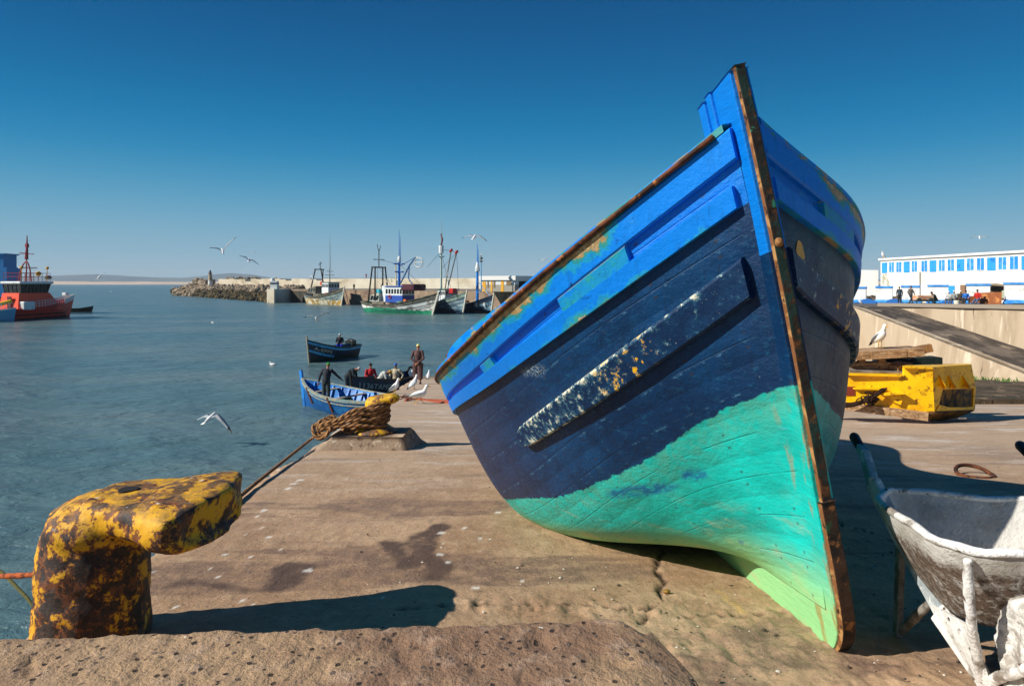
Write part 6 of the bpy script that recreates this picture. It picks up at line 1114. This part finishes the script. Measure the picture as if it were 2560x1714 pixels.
# vessel behind with blue wheelhouse
c = Vector((XA(-36, 132), 132, 0)); H_ = Hull(19, 5.4, 3.0, 4.2, 3.2, .6, .8); t = thing('moored_vessel', 'maroon hulled vessel with tall blue wheelhouse cut off by the left edge', 'ship', tuple(c), None, .12, world=False)
mb = MB(); H_.mesh(mb, lambda x, z, d, sd: 0, inner=0); mb.part('hull', mat('maroon_hull', '5e2630', .6, layers=[('7a3038', 1, .55, .1)]), t, smooth=True); mb = MB(); H_.deck(mb, .3); mb.part('deck', steel, t)
cb = mat('wheelhouse_blue', '1f78b4', .5); mb = MB(); mb.box((2.2, 0, 6.0), (5.6, 4.4, 6.2)); mb.part('lower_wheelhouse', cb, t); mb = MB(); mb.box((1.9, 0, 10.3), (5.0, 4.2, 2.4)); mb.part('upper_wheelhouse', cb, t); mb = MB(); mb.box((1.9, 0, 11.6), (5.7, 4.7, .25)); mb.part('roof', cb, t)
for x, z, w_, h__ in ((3.3, 10.2, .55, .9), (2.4, 10.2, .55, .9), (1.5, 10.2, .55, .9), (3.2, 6.1, .7, 1.9), (1.2, 6.1, .7, 1.9)): mb = MB(); mb.box((x, -2.12 if z > 8 else -2.21, z), (w_, .06, h__)); mb.part('window', mat('pale_window', '9fb6ba', .3) if z > 8 else glass, t)
c = Vector((XA(-22, 106), 106, 0)); H_ = Hull(6.5, 2.6, 1.7, 2.2, 1.8, .4, .9); t = thing('small_workboat', 'light blue workboat bow poking in at the left edge below the red ship', 'boat', tuple(c), None, .1, world=False); mb = MB(); H_.mesh(mb, lambda x, z, d, sd: 0, inner=1); mb.part('hull', [mat('pale_blue_hull', '4b8cb4', .5), sky_b], t, smooth=True); mb = MB(); H_.band(mb, lambda x, zs: zs+.05, lambda x, zs: zs-.15, .05); mb.part('gunwale', wht, t); mb = MB(); H_.deck(mb, .4); mb.part('deck', sky_b, t)
# ------------------------------------------------------------------ upper quay at the right with the white building and stalls
def dz_(y): return 4.37-.0218*(y-48)
deckm = mat('upper_quay_asphalt', '6f665c', .9, layers=[('5a524a', .6, .5, .2)], world=True)
plas = mat('stained_retaining_wall', 'b9a68c', .9, layers=[('a18d74', .5, .55, .2, (1, 1, .3)), ('d2c3ab', 1.2, .62, .12, (1.5, 1.5, .25)), ('6f6350', 1.5, .68, .06, (1.5, 1.5, .3))], bumps=[(3, .5, .05)], world=True)
Vd = lambda x, y, dz=0.: Vector((x, y, dz_(y)+dz))
mb = MB(); outer = [(8, 46.5), (22.6, 46.0), (26.1, 48.2), (26.0, 30), (110, 30), (110, 135), (8, 135)]
mb.add([Vd(x, y) for x, y in outer], [tuple(range(7))]); tag(mb.part('upper_quay_deck', deckm), kind='structure')
# retaining wall right of the ramp, faced in panels, with a coping
def wallface(nm, pts_top, pts_bot, m_, label, thick): 
    mb = MB(); rows = [[Vector(a), Vector(a).lerp(Vector(b_), .5), Vector(b_)] for a, b_ in zip(pts_top, pts_bot)]; mb.grid(rows); th = Vector(thick); rows2 = [[p+th for p in r] for r in rows]; mb.grid(rows2, flip=True); mb.grid([rows[0], rows2[0]]); mb.grid([rows[-1], rows2[-1]], flip=True); mb.grid([[r[0] for r in rows], [r[0] for r in rows2]], flip=True); return tag(mb.part(nm, m_), label, 'wall')
ysr = np.linspace(48.2, 20, 16); wallface('retaining_wall', [(26.0+.05*sin(y), y, dz_(y)-.01) for y in ysr], [(25.75, y, -1) for y in ysr], plas, 'pale stained retaining wall right of the sloping ramp', (.5, 0, 0))
mb = MB(); mb.prism([Vd(25.85, 48.3, .02), Vd(25.85, 20, .02), Vd(26.6, 20, .02), Vd(26.6, 48.3, .02)], (0, 0, .22)); tag(mb.part('quay_coping', mat('coping_concrete', '968a7a', .9, world=True)), 'grey concrete coping along the top of the right retaining wall', 'coping')
# ramp coming down towards the slipway
rz_ = lambda y: float(np.interp(y, [18, 30, 46, 47.5], [.2, 1.95, 4.32, 4.38])); ysr = np.linspace(47, 18, 20)
rm = mat('dark_tarry_ramp', '6b5f53', .9, layers=[('3e362f', .9, .48, .15, (1, .4, 1)), ('8f806c', 2, .62, .1, (1, .4, 1))], bumps=[(4, .6, .04)], world=True)
xr = lambda y: float(np.interp(y, [18, 30, 46], [20.5, 22.45, 22.9]))
mb = MB(); mb.grid([[(xr(y)+.55, y, rz_(y)), (24.4, y, rz_(y)+.03), (26.02, y, rz_(y)+.05)] for y in ysr], flip=True); tag(mb.part('ramp', rm), kind='structure')
mb = MB(); mb.grid([[(xr(y), y, rz_(y)+.10), (xr(y)+.6, y, rz_(y)+.10), (xr(y)+.6, y, rz_(y)-.2)] for y in ysr], flip=True); tag(mb.part('ramp_kerb', plas), 'pale concrete kerb along the outer edge of the sloping ramp', 'kerb')
wallface('ramp_wall', [(xr(y), y, rz_(y)+.10) for y in ysr], [(xr(y)-.35, y, gz(0, y)-.6) for y in ysr], plas, 'pale concrete side wall holding up the sloping ramp', (.3, 0, 0))
xs = np.linspace(8, 22.95, 14); wallface('quay_front_wall', [(x, 46.5-.5*(x-8)/15, dz_(46)+.02) for x in xs], [(x-.1, 45.9-.5*(x-8)/15, -1.2) for x in xs], plas, 'pale quay front wall seen between the big boat and the ramp', (0, .4, 0))
xs = np.linspace(8, 8.01, 2); wallface('quay_end_wall', [(8, y, dz_(y)+.01) for y in (46.5, 80, 135)], [(7.9, y, -1.2) for y in (46.5, 80, 135)], plas, 'shaded end wall of the upper quay hidden behind the big boat', (.3, 0, 0))
# weedy timber sleepers on the slipway
slm = mat('weedy_timber', '5d4c38', .9, layers=[('39321f', 1.5, .5, .15), ('8b7658', 3, .6, .1)], bumps=[(9, .7, .03)], world=True)
for i, py in enumerate((1009, 1000, 992, 984.5, 977.5, 971, 965, 960, 955, 951)):
    d = 1741/(py-901.); x0 = 1010/F*d-.3; mb = MB(); k = 12; x1 = min(21.0+.0*d, x0+16)
    for j in range(k): a = Vector((x0+(x1-x0)*j/k, d+.04*rnd.random(), gz(0, d)+.06)); b_ = Vector((x0+(x1-x0)*(j+1)/k, d+.04*rnd.random(), gz(0, d)+.06)); mb.bar(a, b_, .22+.012*d, .15+.02*rnd.random())
    tag(mb.part('slipway_sleeper', slm), 'dark weedy timber sleeper laid across the slipway right of the yellow frame', 'timber', 'weedy sleepers across the slipway')
grassm = mat('green_weed', '3a5a1c', .8, layers=[('5f7a2c', 5, .5, .1)])
mb = MB()
for k in range(900):
    if k < 500: y = rnd.uniform(26, 42); x = float(xr(y))-.35-abs(rnd.gauss(0, .45))
    elif k < 700: x = rnd.uniform(12, 21); y = rnd.gauss(34, 1.5)
    else: x = rnd.uniform(-4.2, -1.5); y = rnd.uniform(38, 43)
    z = gz(0, y); h_ = rnd.uniform(.1, .35) if k < 700 else .06; a = rnd.random()*6; q = Vector((cos(a), sin(a), 0))*h_*.5; c = Vector((x, y, z-.02)); mb.add([c-q*.5, c+q*.5, c+q+Vector((0, 0, h_))], [(0, 1, 2)])
tag(mb.part('weeds', grassm), 'green weeds growing at the foot of the ramp wall', 'weeds', kind='stuff')
# long white building
white = mat('whitewashed_wall', 'e9e6df', .8, layers=[('d6d1c6', .35, .6, .2)], world=True); wblue = mat('shutter_blue', '2f9be6', .6, layers=[('1f7cc8', 1.3, .6, .1)], world=True)
BA, BB_ = Vector((54.0, 100, 0)), Vector((57.2, 62, 0)); bd = (BB_-BA); bl = bd.length; bd.normalize(); bn = Vector((-1, 0, 0)); bn = (bn-bd*bn.dot(bd)).normalized(); zt = 9.35
t = thing('long_building', 'long white quayside building with a row of blue shuttered windows', 'building', (54, 81, dz_(81)))
mb = MB(); mb.prism([BA+up_*2.6, BB_+up_*2.2, BB_-bn*12+up_*2.2, BA-bn*12+up_*2.6], (0, 0, 0)) if 0 else mb.add([BA+up_*2.4, BB_+up_*2.4, BB_-bn*12+up_*2.4, BA-bn*12+up_*2.4, BA+up_*zt, BB_+up_*zt, BB_-bn*12+up_*zt, BA-bn*12+up_*zt], [(3, 2, 1, 0), (4, 5, 6, 7), (0, 1, 5, 4), (1, 2, 6, 5), (2, 3, 7, 6), (3, 0, 4, 7)]); mb.part('wall', white, t)
mb = MB(); o_ = bn*.25; mb.prism([BA+o_+up_*zt-bd*.2, BB_+o_+up_*zt, BB_-bn*12.2+up_*zt, BA-bn*12.2+up_*zt-bd*.2], (0, 0, .28)); mb.part('roof_edge', white, t)
nwin = 23
for i in range(nwin):
    a = .35+i*1.62+(.35 if i > 4 else 0); w_ = 1.18; mb = MB(); p = BA+bd*a+bn*.012; q = BA+bd*(a+w_)+bn*.012
    mb.prism([p+up_*7.55, q+up_*7.55, q+up_*9.0, p+up_*9.0], bn*.03); w2_ = mb.part('window_shutter', [wblue, mat('shutter_blue_faded', '4aa8e4', .7, layers=[('2a86cc', 2, .5, .2)], world=True), mat('shutter_blue_deep', '2188d8', .55, layers=[('3fa0e8', 2, .55, .2)], world=True)][(i*7) % 3], t); mb = MB(); [mb.bar(a_+up_*z_, b_+up_*z2, .07, .07) for a_, b_, z_, z2 in ((p, q, 7.52, 7.52), (p, p, 7.52, 9.0), (q, q, 7.52, 9.0), ((p+q)/2, (p+q)/2, 7.55, 9.0))]; mb.part('window_frame', white if i % 3 else wblue, t)
for a in (7.0, 13.4, 19.0, 26.0, 33): mb = MB(); p = BA+bd*a+bn*.012; q = BA+bd*(a+1.5)+bn*.012; mb.prism([p+up_*3.2, q+up_*3.2, q+up_*5.7, p+up_*5.7], bn*.06); mb.part('door', wblue, t)
mb = MB(); p = BA+bd*8.6+bn*.1; mb.tube([p+up_*3.3, p+up_*7.5], .06, 6); mb.part('drain_pipe', mat('grey_pipe', '8a8478', .7), t)
mb = MB(); p = BA+bd*.5+bn*.02; mb.prism([p+up_*7.4, p+bd*.8+up_*7.4, p+bd*2.2+up_*4.9, p-bd*.7+up_*4.9], bn*.02); mb.part('damp_stain', mat('grey_green_stain', 'a8a68c', .9, layers=[('dcd8cc', 2, .5, .1)], world=True), t)
t = thing('white_wing', 'lower white wing with arched blue door left of the long building', 'building', (45, 103, dz_(103))); mb = MB(); mb.add([(34, 111, 2.2), (54.2, 101, 2.2), (54.2, 112, 2.2), (34, 118, 2.2), (34, 111, 8.4), (54.2, 101, 7.95), (54.2, 112, 7.95), (34, 118, 8.4)], [(3, 2, 1, 0), (4, 5, 6, 7), (0, 1, 5, 4), (1, 2, 6, 5), (2, 3, 7, 6), (3, 0, 4, 7)]); mb.part('wall', white, t)
ax_ = XA(2180, 101.5); mb = MB(); mb.prism([(ax_-.45, 102.0, 3.0)]+[(ax_+.45*cos(a), 102., 5.2+.5*sin(a)) for a in np.linspace(pi, 0, 7)]+[(ax_+.45, 102., 3.0)], (0, .1, 0)); mb.part('arched_door', mat('shutter_blue_dark', '1b5c98', .6), t); mb = MB(); mb.tube([(ax_+.62*cos(a), 102., 5.2+.66*sin(a)) for a in np.linspace(pi, 0, 9)], .12, 6); mb.part('door_surround', mat('brown_surround', '6f5c4c', .8), t)
c = BA+bd*.9; gull((c.x-.2, c.y, zt+.28), radians(200), 'large pale gull perched on the left roof corner of the long building', s=2.2, tilt=.9)
# stalls
stb = mat('stall_blue', '2b83d0', .6, layers=[('4ba0e0', 1.5, .5, .2)], world=True); tile = mat('stall_white_tiles', 'ece9e2', .6, layers=[('cfcabf', 2, .62, .1)], world=True)
stalls = [(2146, 76, 'white fish stall with blue trim nearest the big boat'), (2210, 75, 'second white fish stall with blue trim from the big boat'), (2276, 74, 'white fish stall behind the man walking in grey'), (2345, 72.5, 'white fish stall behind the crouching figure'), (2446, 69.5, 'white fish stall behind the brown board'), (2546, 66, 'white fish stall cut off by the right edge')]
for i, (px, d, lb) in enumerate(stalls):
    x = XA(px, d); z = dz_(d); w_ = 1.45+.13*i; hh = 1.65+.05*i; t = thing('fish_stall', lb, 'fish stall', (x, d, z), 'white and blue fish stalls on the upper quay', -.55, world=False)
    mb = MB(); mb.box((0, .6, hh*.62), (w_, 1.3, hh*.76)); mb.part('tiled_body', tile, t); mb = MB(); mb.box((0, .6, hh+.10), (w_+.12, 1.42, .22)); mb.part('blue_top', stb, t)
    mb = MB(); mb.prism([(-w_/2-.15, -.55, .08), (w_/2+.15, -.55, .08), (w_/2+.1, -.06, .42), (-w_/2-.1, -.06, .42)], (0, .12, 0)); mb.box((0, 0.1, .12), (w_+.3, 1.2, .22)); mb.part('blue_bench', stb, t); mb = MB(); mb.box((0, -.52, .05), (w_*.45, .1, .09)); mb.part('drain_slot', mat('dark_opening', '1c1a17', .9), t)
    if i in (0, 1, 3): mb = MB(); mb.prism([(w_/2-.1+.85*cos(a)+.3, -.65, .02+.52*sin(a)) for a in np.linspace(0, pi, 9)], (0, .5, 0)); mb.part('curved_cover', mat('deep_cover_blue', '1a6ab8', .6), t)
clut = mat('dark_clutter', '3c342c', .9, layers=[('6f5c48', 1.2, .5, .1), ('8a7f70', 2.5, .62, .06)], bumps=[(4, 1, .1)], world=True)
for px, d, w_, h__, lb in ((2180, 80, 1.6, 1.2, 'dark heap of nets between the first and second stalls'), (2240, 79, 1.4, 1.1, 'dark heap of gear left of the standing man'), (2392, 77, 3.4, 1.5, 'brown heap of nets and sacks behind the seated men'), (2455, 73, .5, 1.2, 'dark pile tucked against the brown board')):
    mb = MB(); rnd.seed(int(px)); 
    for k in range(14): mb.ball((XA(px, d)+rnd.uniform(-w_/2, w_/2), d+rnd.uniform(-.4, .4), dz_(d)+h__*.35*rnd.random()*1.3), (rnd.uniform(.3, .6), .4, rnd.uniform(.25, .45)*h__), 8, 6)
    tag(mb.part('net_heap', clut, remesh=.08), lb, 'net heap')
x = XA(2392, 68); c = Vector((XA(2480, 66.5), 66.5, dz_(66.5))); brd = mat('rusty_brown_board', 'a8622a', .8, layers=[('8a4c20', .8, .5, .15), ('c07c40', 1.5, .6, .1)], world=True)
mb = MB(); mb.prism([P(2450, 763, 67), P(2497, 764, 66), P(2504, 757, 66), P(2505, 730, 66.4), P(2455, 732, 67.4)], (0, .1, .02)); tag(mb.part('leaning_board', brd), 'big rusty brown board standing by the stalls on the upper quay', 'board')
mb = MB(); mb.prism([P(2422, 757, 68), P(2450, 757, 68), P(2450, 740, 68.2), P(2421, 740, 68.2)], (0, .1, 0)); tag(mb.part('leaning_board', brd), 'smaller brown board in shade left of the big rusty board', 'board')
t = thing('lean_to_shack', 'makeshift shack with pale sheet roof behind the big brown board', 'shack', (XA(2495, 72), 72, dz_(72))); mb = MB(); mb.prism([P(2470, 750, 73), P(2520, 750, 72), P(2520, 716, 72), P(2470, 716, 73)], (0, 2, 0)); mb.part('wall', clut, t); mb = MB(); mb.prism([P(2464, 712, 72.4), P(2524, 716, 71.2), P(2524, 713, 71.2), P(2490, 708, 71.8), P(2466, 708, 72.4)], (0, 2.6, 0)); mb.part('roof', mat('pale_sheet', 'b3a184', .8), t); mb = MB(); mb.prism([P(2505, 745, 71.8), P(2518, 745, 71.6), P(2520, 722, 71.6), P(2506, 727, 71.8)], (0, .1, 0)); mb.part('pale_panel', mat('pale_green_panel', 'b9c0a0', .8), t)
mb = MB(); mb.prism([P(2412, 745, 76), P(2421, 745, 76), P(2421, 712, 76), P(2412, 712, 76)], (0, .8, 0)); tag(mb.part('brick_pillar', mat('brown_brick', '8f6f54', .9, world=True)), 'brown brick pillar between the stalls and the white wall', 'pillar')
fp = far_person
STRIDE = dict(kneL=(.16, .1, .50), anL=(.28, .1, .10), kneR=(-.02, -.1, .49), anR=(-.26, -.1, .14), elL=(-.12, .24, 1.14), haL=(.0, .25, .90), elR=(.1, -.24, 1.14), haR=(.22, -.22, .92))
def up_person(px, d, rz, label, top, bot, **k): fp(px, 0, d, rz, label, top, bot, z=dz_(d)+.01, **k)
up_person(2249, 70, 1.2, 'man in dark blue clothes leaning beside the third white stall', '33404c', '28303a', hat='2a2a2c', s=1.03, pose=dict(kneL=(.0, .1, .5), che=(.1, 0, 1.26), nec=(.14, 0, 1.45), head=(.18, 0, 1.59), shL=(.1, .18, 1.4)))
up_person(2277, 70, .2, 'man in a grey jacket striding past the third white stall', '5c5650', '23303c', s=1.05, pose=STRIDE)
CROUCH = dict(pel=(0, 0, .32), che=(.16, 0, .62), nec=(.25, 0, .78), head=(.32, 0, .90), shL=(.2, .18, .74), elL=(.34, .2, .52), haL=(.46, .14, .42), kneL=(.34, .18, .46), anL=(.12, .16, .09))
up_person(2340, 68.5, 3.0, 'dark clothed man crouching beside the cart on the upper quay', '22282a', '1b1f22', s=1.2, pose=CROUCH)
up_person(2386, 67.5, 3.9, 'seated man in pale shirt and cap left of the man in bright blue', '9a9d98', '4d5560', hat='e4e2dc', s=1.05, pose=SIT)
up_person(2401, 67.2, 4.2, 'seated man in dark clothes and white cap next to the man in blue', '4a3f38', '3c3a3a', hat='efece6', s=1.05, pose=SIT)
up_person(2414, 67, 4.4, 'seated man in a bright blue top on the upper quay', '1f78d0', '2a2f3a', s=1.05, pose=SIT)
up_person(2374, 68.5, 3.6, 'seated man in white bending forward at the end of the seated row', 'c2c4c2', '6a6f74', hat='dcdad6', s=1.0, pose=SIT)
up_person(2445, 66.8, 3.7, 'man in red shirt with striped cloth over his legs by the board', 'c8281c', '5a6f8c', hair='3a1c14', s=1.12, pose=dict(SIT, kneL=(.36, .12, .34), anL=(.75, .12, .09)))
c = Vector((XA(2308, 68), 68, dz_(68))); t = thing('hand_cart', 'two wheeled cart loaded with pinkish crates beside the crouching man', 'cart', tuple(c)); mb = MB(); mb.box(c+Vector((0, 0, .62)), (1.7, .9, .5)); mb.part('load', mat('salmon_crates', 'c88a68', .8, layers=[('d8b08c', 2, .5, .1)], world=True), t, bevel=.1)
for dx in (-.7, .5): mb = MB(); mb.tube([c+Vector((dx+.28*cos(a), -.5, .3+.28*sin(a))) for a in np.linspace(0, 2*pi, 17)], .05, 6, caps=False); mb.tube([c+Vector((dx-.25, -.5, .3)), c+Vector((dx+.25, -.5, .3))], .03, 5); mb.part('wheel', mat('teal_dark_wheel', '2a4a50', .6), t)
mb = MB(); mb.bar(c+Vector((-1.0, 0, .3)), c+Vector((1.5, 0, .34)), .6, .1); mb.part('frame', clut, t)
c = Vector((XA(2392, 64.6), 64.6, dz_(64.6))); mb = MB(); mb.tube([c, c+up_*.38], [.22, .27], 14); tag(mb.part('bucket', mat('cream_plastic', 'e6dfc8', .5)), 'cream bucket on the upper quay in front of the seated men', 'bucket')
c = Vector((XA(2151, 66), 66, dz_(66))); gull(tuple(c), radians(150), 'small white gull standing on the upper quay beside the big boat', s=1.1, tilt=.6)
mb = MB(); mb.ball(c+Vector((-4.0, 0, .15)), (.5, .4, .35), 10, 8); tag(mb.part('tarp_bundle', brd, smooth=True), 'brown bundle on the upper quay at the big boats edge', 'bundle')

# ------------------------------------------------------------------ the air
hz = bpy.data.materials.new('air_haze'); hz.use_nodes = True; hn = hz.node_tree; hn.nodes.clear(); pv = hn.nodes.new('ShaderNodeVolumePrincipled'); ho = hn.nodes.new('ShaderNodeOutputMaterial')
pv.inputs['Color'].default_value = (.80, .90, 1, 1); pv.inputs['Density'].default_value = .00010; hn.links.new(pv.outputs[0], ho.inputs['Volume'])
mb = MB(); mb.add([(-6000, -80, -4), (6000, -80, -4), (6000, 6000, -4), (-6000, 6000, -4), (-6000, -80, 110), (6000, -80, 110), (6000, 6000, 110), (-6000, 6000, 110)], [(3, 2, 1, 0), (4, 5, 6, 7), (0, 1, 5, 4), (1, 2, 6, 5), (2, 3, 7, 6), (3, 0, 4, 7)])
tag(mb.part('haze', hz), kind='stuff')
